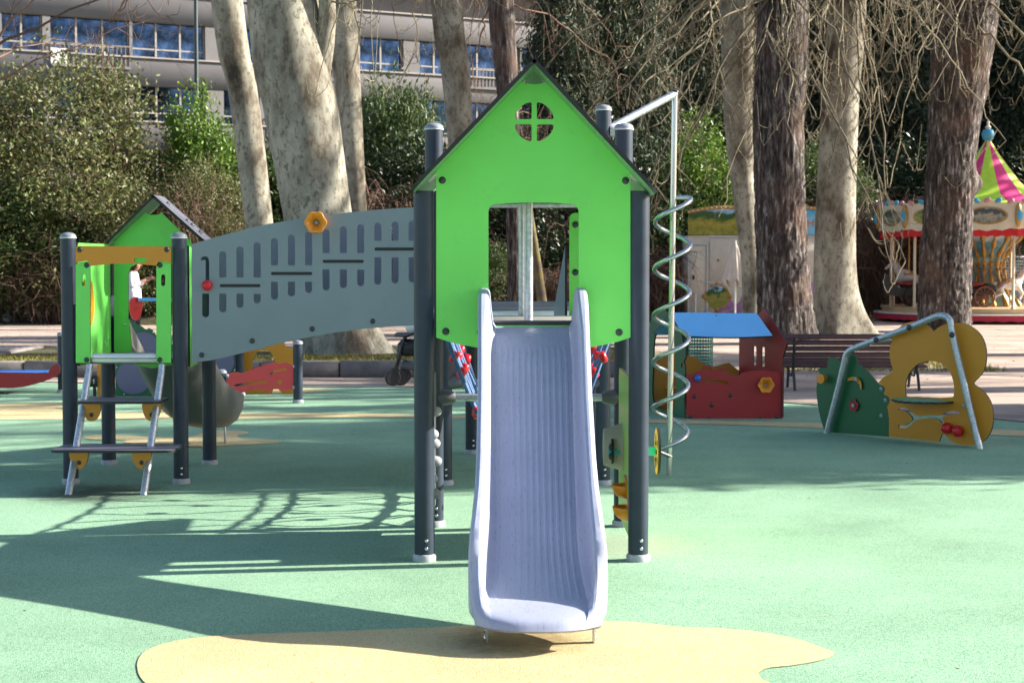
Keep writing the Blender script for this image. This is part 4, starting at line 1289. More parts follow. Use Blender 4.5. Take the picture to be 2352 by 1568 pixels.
# lavender slide: swept shell with ridged bed
def make_slide(parent):
    cxs = 0.102
    path = spline([(8.34, 1.192), (8.22, 1.182), (8.10, 1.142), (7.96, 1.060), (7.75, 0.922), (7.50, 0.757), (7.25, 0.592), (7.00, 0.430), (6.84, 0.332), (6.72, 0.266), (6.60, 0.216), (6.49, 0.186), (6.38, 0.168), (6.29, 0.155), (6.235, 0.138), (6.21, 0.108)], False, 6)
    n = len(path)
    # per-station half width, rim height
    kd = [8.34, 8.22, 8.10, 7.9, 7.5, 7.1, 6.92, 6.78, 6.66, 6.55, 6.44, 6.34, 6.25, 6.21]
    kw = [0.268, 0.269, 0.268, 0.264, 0.257, 0.254, 0.256, 0.263, 0.271, 0.276, 0.275, 0.268, 0.256, 0.244]
    kh = [0.185, 0.192, 0.197, 0.195, 0.205, 0.228, 0.245, 0.245, 0.215, 0.160, 0.098, 0.045, 0.012, 0.0]
    kdr, kwr, khr = kd[::-1], kw[::-1], kh[::-1]
    nr = 12
    V, F = [], []
    prof_n = None
    for i, (y, z) in enumerate(path):
        a, b = path[max(0, i - 1)], path[min(n - 1, i + 1)]
        ty, tz = b[0] - a[0], b[1] - a[1]
        l = math.hypot(ty, tz); ty, tz = ty / l, tz / l
        # normal pointing up and out of the bed
        ny, nz = tz, -ty
        if nz < 0: ny, nz = -ny, -nz
        wgt = min(1, max(0, (8.22 - y) / 0.15))
        ny *= wgt
        l2 = math.hypot(ny, nz); ny, nz = ny / l2, nz / l2
        w = float(np.interp(y, kdr, kwr)); h = float(np.interp(y, kdr, khr))
        rim = 0.042 + 0.012 * min(1, max(0, (7.0 - y) / 0.4)) + 0.010 * min(1, max(0, (y - 7.9) / 0.2))
        amp = 0.0013 * min(1, max(0, (y - 6.45) / 0.04)) * min(1, max(0, (8.02 - y) / 0.05))
        wi = w - rim                     # inner edge of rim
        wf = wi - 0.016 - 0.016 * h / 0.15     # flat bed half width
        half = []
        # outer skirt (bottom -> top), rim round, inner wall, fillet
        dn = -0.058 if y > 6.4 else -0.058 + 0.03 * min(1, (6.4 - y) / 0.17)
        er = min(0.014, 0.3 * h + 0.003)
        half.append((w - 0.012, dn))
        half.append((w - 0.002, dn + 0.012))
        half.append((w, dn * 0.4))
        half.append((w, dn * 0.4 + (h - dn * 0.4) * 0.5))
        half.append((w, h - er))
        half.append((w - 0.006, h - er * 0.22))
        half.append((w - 0.018, h + 0.002))
        half.append((wi + 0.014, h + 0.001))
        half.append((wi + 0.003, h - er * 0.4))
        half.append((wi - 0.004, h - 0.022 if h > 0.05 else h * 0.6))
        half.append((wi - 0.012, h * 0.42))
        half.append((wf + 0.016, min(0.022, h * 0.2)))
        half.append((wf + 0.006, min(0.006, h * 0.06)))
        half.append((wf, 0.0))
        left = [(-x, q) for x, q in half]
        floor = []
        for k in range(nr):
            c = -wf * 0.86 + 2 * wf * 0.86 * k / (nr - 1)
            for dx, q in ((-0.0070, 0), (-0.0052, 1), (0.0052, 1), (0.0070, 0)):
                floor.append((c + dx, amp * q))
        right = [(x, q) for x, q in half][::-1]
        under = [(w - 0.03, dn + 0.004), (w * 0.5, -0.02), (0, -0.02), (-w * 0.5, -0.02), (-w + 0.03, dn + 0.004)]
        prof = left + floor + right + under
        prof_n = len(prof)
        warp = 0.12 * min(1, max(0, (6.60 - y) / 0.38)) ** 1.3
        for x, q in prof:
            V.append((cxs + x, y + ny * q + warp * (abs(x) / 0.25) ** 2.8, z + nz * q))
    for i in range(n - 1):
        for k in range(prof_n):
            k2 = (k + 1) % prof_n
            F.append((i * prof_n + k, i * prof_n + k2, (i + 1) * prof_n + k2, (i + 1) * prof_n + k))
    F.append(tuple(range(prof_n)))
    F.append(tuple((n - 1) * prof_n + k for k in range(prof_n - 1, -1, -1)))
    me = mesh('slide', V, F, M['slide'])
    bm = bmesh.new(); bm.from_mesh(me); bmesh.ops.recalc_face_normals(bm, faces=bm.faces); bm.to_mesh(me); bm.free()
    s = obj('slide', smooth_by_angle(me, 24), parent)
    # feet
    for px in (1118, 1364):
        g = G(px, 1484)
        f = box('support_leg', (g.x, g.y + 0.02, 0.075), (0.009, 0.035, 0.165), M['galv'], s, 0.001)
        for z in (0.03, 0.062):
            bolt((g.x + (0.006 if px > 1200 else -0.006), g.y + 0.02, z), f, (1 if px > 1200 else -1, 0, 0), SCREW, 'screw', 1.5)
    # raised band across the lip of the bed
    return s
slide = make_slide(PS)

# rope net slung between the towers
def net(parent):
    y0, y1 = RY + 0.06, TY - 0.06
    m, nt, b = new_mat('rope')
    wv = tex(nt, 'Wave', 120, stretch=(1, 1, 1), wave_type='BANDS')
    r = ramp(nt, [(0.35, (0.010, 0.035, 0.14)), (0.65, (0.03, 0.10, 0.30)), (0.95, (0.16, 0.30, 0.48))])
    wv.bands_direction = 'DIAGONAL'
    nt.links.new(wv.outputs['Fac'], r.inputs[0]); nt.links.new(r.outputs[0], b.inputs['Base Color'])
    b.inputs['Roughness'].default_value = 0.7
    nT, nL = 6, 6
    def pt(s, t):
        # s along y, t around the U
        a = R(-90 + 180 * t)
        sag = 0.04 * math.sin(PI * s)
        u_ = 2 * t - 1
        return Vector((0.095 + 0.50 * u_, y0 + (y1 - y0) * s, float(np.interp(abs(u_), [0, 0.3, 0.62, 1.0], [0.38, 0.44, 0.66, 1.15])) - sag))
    JM = box_mesh((0.046, 0.055, 0.065), M['red_p'], 0.012)
    KM = lathe_mesh([(0.011, -0.035), (0.012, -0.01), (0.012, 0.01), (0.011, 0.035)], M['black_p'], 8)
    for j in range(nL):
        t = j / (nL - 1)
        tube('rope', [pt(i / 16, t) + Vector((0, 0, 0.008 * math.sin(i * 2.4 + j))) for i in range(17)], 0.0125, m, parent, 8)
    for i in range(nT):
        s = (i + 0.5) / nT
        zig = 0.055 if i % 2 else -0.055
        tube('rope', [pt(s + (zig if k % 4 in (1, 2) else -zig) * 0.5, k / 20) for k in range(21)], 0.0125, m, parent, 8)
        for t_ in (0.07, 0.93):
            obj('rope_clamp', JM, parent, pt(s, t_ + (0.035 if i % 2 else 0) * (1 if t_ < 0.5 else -1)), (R(15), R(25 if t_ < 0.5 else -25), R(20 * i)))
        for j in range(1, nL - 1):
            p = pt(s, j / (nL - 1))
            obj('rope_clamp', KM if (i + j) % 3 == 0 else JM, parent, p, (R(20 * j), R(30 * i), R(25 * (i + j))))
net(PS)

# second deck behind the net
d2 = box('deck', (0.10, 12.05, DZ - 0.014), (0.9, 1.75, 0.028), M['deck'], PS, 0.003)
box('deck_nosing', (0.08, 11.165, DZ - 0.05), (0.95, 0.03, 0.05), M['alu'], d2, 0.003)
sb = plate('guard_panel', [rrect(11.25, 1.0, 12.85, 1.95, 0.05), rrect(11.6, 1.35, 12.4, 1.75, 0.08)], 0.014, [M['green'], M['core'], M['green']], PS, o=Vector((0.60, 0, 0)), ex=Vector((0, 1, 0)))

# spiral climbing pole
pole_b, pole_t = G(1537, 1094), W(1550, 216, 11.6)
PYY = pole_b.y
pole_t = W(1550, 216, PYY)
spole = tube('spiral_pole', [pole_b, pole_t], 0.021, M['steel'], PS, 16)
arm0 = Vector((0.63, TY, W(1405, 300, TY).z))
tube('pole_arm', [arm0, pole_t], 0.026, M['galv'], spole, 14)
obj('arm_socket', lathe_mesh([(0.02, 0), (0.045, 0.0), (0.045, 0.05), (0.03, 0.07)], M['collar'], 18), spole, (0.655, TY + 0.002, arm0.z), (0, PI / 2, 0))
bolt(pole_t + Vector((0, 0, 0.012)), spole, (0, 0, 1), s=1.6)
def coil():
    zt, zb = W(1583, 455, PYY).z, W(1540, 1035, PYY).z
    pitch = (W(1580, 990, PYY).z - zt) / -5.0
    rad = 0.125
    pts = []
    turns = (zt - zb) / pitch
    n = int(turns * 28)
    for i in range(n + 1):
        a = 2 * PI * i / 28
        z = zt - pitch * i / 28
        f = (z - pole_b.z) / (pole_t.z - pole_b.z)
        cx_ = pole_b.x + (pole_t.x - pole_b.x) * f
        pts.append((cx_ + rad * math.cos(a), PYY - rad * math.sin(a), z))
    f = (zt - pole_b.z) / (pole_t.z - pole_b.z)
    st = [(pole_b.x + (pole_t.x - pole_b.x) * f, PYY, zt + 0.004), (pole_b.x + (pole_t.x - pole_b.x) * f + rad * 0.7, PYY, zt + 0.004)]
    z = pts[-1][2]
    en = [(pole_b.x + 0.01, PYY, z - 0.05)]
    tube('coil', st + pts + en, 0.0165, M['steel'], spole, 12)
coil()

# bridge with two slotted slate panels
def cx7(a): return 428.7 + a * 0.3203
def cy7(b): return 453.2 + b * 0.3203
def bridge_loops():
    top = spline([(440, 561), (520, 538), (590, 520), (665, 506), (740, 495), (850, 483), (955, 476), (1040, 474)], False, 4)
    bot = spline([(1040, 744), (955, 747), (860, 753), (780, 762), (700, 776), (640, 789), (575, 806), (500, 824), (470, 829), (441, 832)], False, 4)
    loops = [top + bot]
    def slot(cx_, t, b, up):
        w = 25
        if up:
            l = [(cx_ + w * math.cos(R(a)), t + w - w * math.sin(R(a))) for a in range(0, 181, 20)] + [(cx_ - w, b - 4), (cx_ - w + 4, b), (cx_ + w - 4, b), (cx_ + w, b - 4)]
        else:
            l = [(cx_ + w * math.cos(R(a)), b - w + w * math.sin(R(a))) for a in range(0, 181, 20)] + [(cx_ - w, t + 4), (cx_ - w + 4, t), (cx_ + w - 4, t), (cx_ + w, t + 4)]
        loops.append([(cx7(x), cy7(y)) for x, y in l])
    for c, t, b in ((260, 387, 575), (383, 352, 575), (506, 322, 575), (630, 293, 488), (752, 268, 488), (875, 247, 488), (1000, 228, 400), (1124, 208, 400), (1248, 195, 400), (1371, 182, 312), (1495, 173, 312), (1617, 168, 312)):
        slot(c, t, b, True)
    for c, t, b in ((136, 690, 860), (260, 690, 826), (383, 690, 792), (506, 692, 760), (630, 605, 733), (752, 605, 710), (875, 605, 686), (1000, 517, 668), (1124, 517, 651), (1248, 518, 637), (1371, 430, 627), (1495, 430, 617), (1617, 430, 610)):
        slot(c, t, b, False)
    j = [(162, 600), (136, 600), (136, 455), (128, 448), (112, 452), (106, 458), (98, 440), (112, 427), (138, 422), (156, 435), (162, 460)]
    loops.append([(cx7(x), cy7(y)) for x, y in j])
    return loops
BY = 11.165
BL = bridge_loops()
bp_ = wplate('bridge_panel', BL, BY, 0.014, [M['slate'], M['core'], M['slate']], PS)
for x, y in ((108, 1130), (471, 1028), (900, 942), (1335, 888)):
    bolt(W(cx7(x), cy7(y), BY), bp_)
for x0, x1, y in ((238, 530, 633), (605, 900, 546), (976, 1270, 459), (1347, 1640, 371)):
    a, b = W(cx7(x0), cy7(y), BY), W(cx7(x1), cy7(y), BY)
    plate('groove_inlay', [rrect(a.x, a.z - 0.0105, b.x, a.z + 0.0105, 0.0104)], 0.003, [M['core']], bp_, o=Vector((0, BY - 0.002, 0)))
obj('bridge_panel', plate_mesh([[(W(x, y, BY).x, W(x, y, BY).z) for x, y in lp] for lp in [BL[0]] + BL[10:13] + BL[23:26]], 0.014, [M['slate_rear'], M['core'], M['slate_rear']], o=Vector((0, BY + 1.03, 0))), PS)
c = W(cx7(150), cy7(632), BY)
bmq = bmesh.new(); bmesh.ops.create_uvsphere(bmq, u_segments=18, v_segments=12, radius=0.036)
obj('sliding_ball', bm_mesh('ball', bmq, M['red_p'], True), bp_, (c.x, c.y - 0.02, c.z))
def horn_mesh(r, depth, mat):
    V, F = [], []
    seg, rings = 36, 9
    for i in range(rings):
        t = i / (rings - 1)
        rr = r * (0.26 + 0.74 * t ** 1.7)
        for k in range(seg):
            a = 2 * PI * k / seg
            lobe = 1 + 0.075 * t * math.cos(6 * a)
            V.append((rr * lobe * math.cos(a), -depth * (t - 0.12 * t ** 6), rr * lobe * math.sin(a)))
    for i in range(rings - 1):
        for k in range(seg):
            k2 = (k + 1) % seg
            F.append((i * seg + k, i * seg + k2, (i + 1) * seg + k2, (i + 1) * seg + k))
    F.append(tuple(range(seg)))
    me = mesh('horn', V, F, mat, True)
    return me
HORN = horn_mesh(0.072, 0.075, M['orange'])
def horn(c, parent, s=1.0):
    h = obj('flower_horn', HORN, parent, c, (0, 0, 0), (s, s, s))
    mo = h.modifiers.new('shell', 'SOLIDIFY'); mo.thickness = 0.007; mo.offset = 0
    obj('horn_grille', dome_mesh(0.016 * s, 0.006, M['collar']), h, Vector(c) + Vector((0, -0.012, 0)), (PI / 2, 0, 0))
    return h
horn(W(cx7(932), cy7(182), BY) + Vector((0, -0.004, 0)), bp_)
# bridge planks
pl_b = []
nP = 13
for i in range(nP):
    t = (i + 0.5) / nP
    px = 446 + (1030 - 446) * t
    zb = np.interp(px, [441, 500, 575, 640, 700, 780, 860, 955, 1040], [W(0, y, BY).z for y in (832, 824, 806, 789, 776, 762, 753, 747, 744)])
    x = W(px, 700, BY).x
    sl = (np.interp(px + 10, [441, 500, 575, 640, 700, 780, 860, 955, 1040], [832, 824, 806, 789, 776, 762, 753, 747, 744]) - np.interp(px - 10, [441, 500, 575, 640, 700, 780, 860, 955, 1040], [832, 824, 806, 789, 776, 762, 753, 747, 744])) / 20
    box('bridge_plank', (x, BY + 0.53, zb + 0.085), (0.125, 0.98, 0.024), M['deck'], PS, 0.003, (0, math.atan(sl), 0))

# ---- small tower on the left
LX0, LX1, LYF, LYR = -3.0, -2.25, 11.2, 12.26
for x, y, h in ((LX0, LYF, 1.68), (LX1, LYF, 1.68), (LX0, LYR, 1.60), (LX1, LYR, 1.60)):
    post(x, y, h, PS, bolts=(y == LYF))
EY = 11.155
def strip(x0, x1, flip):
    xo = x0 if not flip else x1
    top = [(x1 if not flip else x0, 607), ((x0 + x1) / 2, 601), (xo, 607)]
    out = [(x0, 833), (x1, 833), (x1, 608), (x1 - 4, 602), (x1 - 10, 600), (x0 + 6, 604), (x0, 607)] if not flip else [(x0, 833), (x1, 833), (x1, 607), (x1 - 6, 604), (x0 + 10, 600), (x0 + 4, 602), (x0, 608)]
    cxm = 192.5 if not flip else 375
    p = wplate('entry_strip', [out, rrect(cxm - 4.5, 630, cxm + 4.5, 657, 4.5)], EY, 0.014, [M['green'], M['core'], M['green']], PS)
    for y in (609, 826):
        bolt(W(199 if not flip else 367, y, EY), p)
strip(174, 207, False); strip(359, 393, True)
lint = [(174, 565), (393, 566), (393, 604), (371, 599), (364, 601), (359, 610)] + [(359 - (359 - 208) * t, 611 - 6 * math.sin(PI * t)) for t in [i / 10 for i in range(1, 10)]] + [(208, 611), (204, 602), (198, 599), (174, 604)]
lt = wplate('lintel', [lint, rrect(308, 592, 336, 603, 5)], EY - 0.016, 0.014, [M['ochre'], M['core'], M['ochre']], PS)
for x in (183, 383):
    bolt(W(x, 573, EY - 0.016), lt)
LD = box('deck', (-2.625, 11.72, 0.832), (0.66, 1.02, 0.024), M['deck'], PS, 0.004)
box('deck_nosing', (-2.625, 11.19, 0.842), (0.48, 0.05, 0.018), M['alu'], LD, 0.006)
a, b = W(209, 812, 11.17), W(358, 832, 11.17)
bb = box('deck_beam', (-2.61, 11.178, (a.z + b.z) / 2), (0.46, 0.03, 0.062), M['alu'], LD, 0.003)
box('beam_groove', (-2.61, 11.1625, (a.z + b.z) / 2 - 0.002), (0.455, 0.003, 0.006), M['grey_p'], bb)
# back gable panel with opening, roof
gpx = [(262, 806), (300, 835), (350, 846), (400, 836), (440, 806), (440, 556), (372, 489)] + [(353 + 22 * math.cos(R(a)), 482 + 12 * math.sin(R(a))) for a in range(20, 170, 20)] + [(333, 489), (262, 556)]
ghole = [(303, 812), (302, 790), (299, 760), (296, 742), (299, 737), (295, 732), (295, 628), (300, 614), (312, 607), (340, 603), (380, 603), (405, 609), (410, 625), (410, 735), (405, 812)]
gp = wplate('back_gable', [gpx, ghole], 12.20, 0.014, [M['green'], M['core'], M['green']], PS)
bolt(W(286, 745, 12.2), gp, me=SCREW)
e0, e1, rd = W(237, 563, 12.1), W(478, 558, 12.1), W(353, 447, 12.1)
roof(PS, (rd.x, rd.z), (e0.x, e0.z), (e1.x, e1.z), 12.08, 12.46)
# inner left wall with yellow spinner
lw = plate('side_wall', [rrect(11.27, 0.80, 12.18, 1.64, 0.04)], 0.014, [M['green'], M['core'], M['green']], PS, o=Vector((-2.955, 0, 0)), ex=Vector((0, 1, 0)))
plate('spinner', [spline([(-0.13, 0.0), (-0.09, 0.13), (0, 0.17), (0.09, 0.13), (0.13, 0.0), (0.10, -0.10), (0, -0.16), (-0.10, -0.10)])], 0.016, [M['yellow_p']], lw, o=Vector((-2.925, 11.46, 1.22)), ex=Vector((0, 1, 0)))
bolt((-2.922, 11.46, 1.22), lw, (1, 0, 0), SCREW, 'screw')
for y, z in ((12.0, 0.93), (12.1, 0.95), (12.05, 0.90)):
    bolt((-2.954, y, z), lw, (1, 0, 0), SCREW, 'screw', 0.7)
rw = plate('wing_panel', [[(11.24, 0.80), (11.50, 0.80), (11.50, 1.58), (11.24, 1.62)]], 0.014, [M['green'], M['core'], M['green']], PS, o=Vector((-2.19, 0, 0)), ex=Vector((0, 1, 0)))
# stair
for px in (205, 372):
    p0, p1 = W(px, 838, 11.16), G(px - (48 if px < 300 else 42), 1138)
    st = tube('stringer', [p0, (p0.x, p0.y - 0.02, p0.z - 0.05), p1 + Vector((0, 0, 0.0))], 0.0235, M['galv'], PS, 14)
    tube('stringer_foot', [p1 + (p0 - p1) * 0.10, p1], 0.0215, M['alu'], st, 14)
def tread(px0, px1, py, d, dep, rot=0.0):
    a, b = W(px0, py, d), W(px1, py, d)
    w = (b.x - a.x)
    z = a.z
    out = rrect(0, 0, w, dep, 0.05)
    o = plate('tread', [[(x, y) for x, y in out]], 0.016, [M['tread'], M['core'], M['tread']], PS, o=Vector((a.x, d, z)), ex=Vector((1, 0, 0)), ey=Vector((0, 1, 0)))
    return o, z
t_u, zu = tread(172, 364, 922, 10.84, 0.36)
t_l, zl = tread(113, 397, 1034, 10.58, 0.38)
for o, z, y, xs in ((t_u, zu, 11.0, (-2.80, -2.40)), (t_l, zl, 10.78, (-2.83, -2.42))):
    for x in xs:
        br = spline([(-0.055, 0), (0.055, 0), (0.055, -0.07), (0.03, -0.115), (0.0, -0.125), (-0.03, -0.115), (-0.055, -0.07)], True, 3)
        k = plate('bracket', [br], 0.02, [M['ochre'], M['core'], M['ochre']], o, o=Vector((x, y - 0.02, z - 0.017)))
        bolt((x, y - 0.021, z - 0.10), k, s=0.8)
# grey curved slide leaving the back of the small tower
def grey_slide():
    path = spline([(-2.64, 12.22, 0.83), (-2.64, 12.42, 0.79), (-2.63, 12.75, 0.60), (-2.61, 13.05, 0.42), (-2.58, 13.32, 0.29), (-2.53, 13.55, 0.235), (-2.48, 13.74, 0.22)], False, 6)
    n = len(path)
    V, F = [], []
    prof = [(-0.30, 0.30), (-0.325, 0.31), (-0.33, 0.28), (-0.315, 0.12), (-0.25, -0.02), (-0.14, -0.075), (0, -0.09), (0.14, -0.075), (0.25, -0.02), (0.315, 0.12), (0.33, 0.28), (0.325, 0.31), (0.30, 0.30),
            (0.275, 0.14), (0.21, 0.02), (0.12, -0.03), (0, -0.042), (-0.12, -0.03), (-0.21, 0.02), (-0.275, 0.14)]
    m = len(prof)
    for i, p in enumerate(path):
        a, b = Vector(path[max(0, i - 1)]), Vector(path[min(n - 1, i + 1)])
        t = (b - a); t.z = 0; t.normalize()
        side = Vector((t.y, -t.x, 0))
        k = 1.0 - 0.35 * max(0, i / (n - 1) - 0.55) / 0.45
        for x, q in prof:
            q2 = q * (k if q > 0 else 1)
            V.append(Vector(p) + side * x * 0.82 + Vector((0, 0, q2)))
    for i in range(n - 1):
        for k in range(m):
            k2 = (k + 1) % m
            F.append((i * m + k, i * m + k2, (i + 1) * m + k2, (i + 1) * m + k))
    F.append(tuple(range(m))); F.append(tuple((n - 1) * m + k for k in range(m - 1, -1, -1)))
    me = mesh('grey_slide', V, F, M['slide_grey'])
    bm = bmesh.new(); bm.from_mesh(me); bmesh.ops.recalc_face_normals(bm, faces=bm.faces); bm.to_mesh(me); bm.free()
    s = obj('curved_slide', smooth_by_angle(me, 50), PS)
    g = G(517, 1020)
    box('support_leg', (g.x, g.y, 0.10), (0.012, 0.04, 0.2), M['galv'], s, 0.001)
grey_slide()
# ------------------------------------------------------------------ text helper
def text_mesh(s, size, mat, ext=0.004):
    c = bpy.data.curves.new('t', 'FONT')
    c.body = s; c.size = size; c.extrude = ext; c.align_x = 'CENTER'
    o = bpy.data.objects.new('t', c); COL.objects.link(o)
    bpy.context.view_layer.update()
    me = bpy.data.meshes.new_from_object(o.evaluated_get(bpy.context.evaluated_depsgraph_get()))
    bpy.data.objects.remove(o); bpy.data.curves.remove(c)
    me.materials.clear(); me.materials.append(mat)
    return me

def text_mesh_(t, size):
    return text_mesh(t, size, M['core'], 0.001)
# ------------------------------------------------------------------ playhouse with blue roof
def playhouse():
    D = 15.9
    a, b = G(1577, 963), G(1797, 963)
    H = thing('playhouse', ((a.x + b.x) / 2, D, 0), 'little red and green playhouse with a bright blue roof', 'playhouse')
    top = [(1577, 862), (1590, 858), (1603, 853), (1612, 849), (1616, 841), (1625, 837), (1634, 841), (1637, 848), (1650, 850), (1653, 845), (1660, 843), (1667, 846), (1669, 854), (1680, 860), (1690, 863), (1700, 861)]
    for i in range(13):
        x = 1704 + i * 5.4
        y = 857 - 7 * math.sin(PI * (i + 1) / 18)
        top += [(x, y - 1.5), (x + 2.7, y + 2.0)]
    top += [(1780, 853), (1797, 856)]
    hs = [circ(1625, 849, 5, 10), circ(1660, 852, 4, 10), [(1618, 871), (1640, 870), (1665, 873), (1674, 879), (1672, 884), (1660, 879), (1640, 876), (1618, 877)]]
    f = wplate('front_panel', [[(1577, 963), (1797, 962)] + top[::-1]] + hs, D, 0.016, [M['red'], M['core'], M['red']], H)
    horn(W(1757, 883, D) + Vector((0, -0.004, 0)), f, 1.05)
    c = W(1602, 868, D)
    bmq = bmesh.new(); bmesh.ops.create_uvsphere(bmq, u_segments=16, v_segments=10, radius=0.034)
    obj('sliding_ball', bm_mesh('ball', bmq, M['blue_p'], True), f, (c.x, c.y - 0.02, c.z))
    for x, y in ((1595, 910), (1635, 930), (1678, 908), (1586, 957), (1628, 961), (1748, 960), (1784, 957)):
        bolt(W(x, y, D), f, s=1.1)
    dep = Vector((-0.30, 0.80, 0))
    L = dep.length; ex = dep / L
    # right end wall (red house shape) and left end wall (green)
    zr = lambda y: W(1797, y, D).z
    rx = b.x + 0.004
    end = [(-0.02, 0.02), (L, 0.02), (L, 0.78), (L * 0.99, 0.80), (L * 0.40, 1.06), (-0.10, 0.74), (-0.02, 0.60)]
    sl = [rrect(0.33, 0.49, 0.40, 0.68, 0.012), rrect(0.50, 0.49, 0.57, 0.68, 0.012)]
    plate('end_wall', [end] + sl, 0.016, [M['red'], M['core'], M['red']], H, o=Vector((rx, D, 0)), ex=ex, ey=Vector((0, 0, 1)))
    gr = [(0.0, 0.02), (L, 0.02), (L, 0.80), (L * 0.86, 0.96), (L * 0.55, 1.04), (L * 0.3, 1.0), (0.08, 0.86), (0.04, 0.74), (-0.02, 0.72), (-0.02, 0.60), (0.02, 0.56), (-0.01, 0.50), (-0.01, 0.44), (0.02, 0.38), (-0.01, 0.3), (0.01, 0.2)]
    door = spline([(0.22, 0.10), (0.68, 0.10), (0.70, 0.5), (0.66, 0.78), (0.45, 0.88), (0.26, 0.78), (0.20, 0.5)], True, 4)
    gw = plate('end_wall', [gr, door, circ(0.05, 0.52, 0.026, 10)], 0.016, [M['green_dark'], M['core'], M['green_dark']], H, o=Vector((a.x - 0.006, D, 0)), ex=ex, ey=Vector((0, 0, 1)))
    nb = plate('number_plate', [rrect(0.76, 0.70, 0.83, 0.79, 0.008), rrect(0.766, 0.706, 0.824, 0.784, 0.006)], 0.003, [M['core']], gw, o=Vector((a.x - 0.006, D, 0)) + Vector((ex.y, -ex.x, 0)) * 0.003, ex=ex, ey=Vector((0, 0, 1)))
    pp = Vector((a.x - 0.006, D, 0)) + ex * 0.795 + Vector((ex.y, -ex.x, 0)) * 0.003
    obj('lettering', text_mesh_('2', 0.07), nb, (pp.x, pp.y, 0.722), (PI / 2, 0, math.atan2(ex.y, ex.x)))
    # roof boards
    e0, e1 = W(1549 + 18, 766, D - 0.06), W(1775, 771, D - 0.06)
    z0, z1 = W(1600, 772, D - 0.06).z, W(1600, 719, D + 0.26).z
    xs = [a.x - 0.02 + (b.x - a.x + 0.0) * i / 12 for i in range(13)]
    slope = Vector((-0.11, 0.32, z1 - z0)); SL = slope.length; ey = slope / SL
    wR = W(1775, 772, D - 0.06).x - (a.x - 0.03)
    out = [(wR * i / 12, 0.0 - 0.025 * math.sin(PI * i / 12) + 0.01) for i in range(13)] + [(wR - 0.0, SL), (0.42, SL), (0.40, SL + 0.012), (0.0, SL + 0.012)]
    rf = plate('roof_board', [out], 0.016, [M['sky_blue'], M['core'], M['sky_blue']], H, o=Vector((a.x - 0.03, D - 0.07, z0)), ex=Vector((1, 0, 0)), ey=ey)
    bolt(W(1645, 727, D + 0.22), rf, (0, -0.8, 0.6))
    slope2 = Vector((-0.13, 0.36, -(z1 - z0)))
    plate('roof_board', [[(0, 0), (wR, 0), (wR, slope2.length), (0, slope2.length)]], 0.016, [M['sky_blue'], M['core'], M['sky_blue']], H,
          o=Vector((a.x - 0.14, D + 0.262, z1)), ex=Vector((1, 0, 0)), ey=slope2.normalized())
    # back wall with hill-shaped top
    ba = Vector((a.x, D, 0)) + dep * 0.97
    back = [(0.02, 0.02), (0.90, 0.02), (0.90, 0.42), (0.80, 0.50), (0.60, 0.45), (0.45, 0.56), (0.22, 0.60), (0.02, 0.5)]
    plate('back_wall', [back], 0.016, [M['ochre'], M['core'], M['ochre']], H, o=ba)
    box('inner_bench', ((a.x + b.x) / 2 - 0.2, D + 0.62, 0.26), (0.8, 0.22, 0.02), M['ochre'], H, 0.004)
    for x in (-0.5, 0.1):
        box('bench_leg', ((a.x + b.x) / 2 + x, D + 0.62, 0.125), (0.02, 0.18, 0.25), M['ochre'], H)
playhouse()

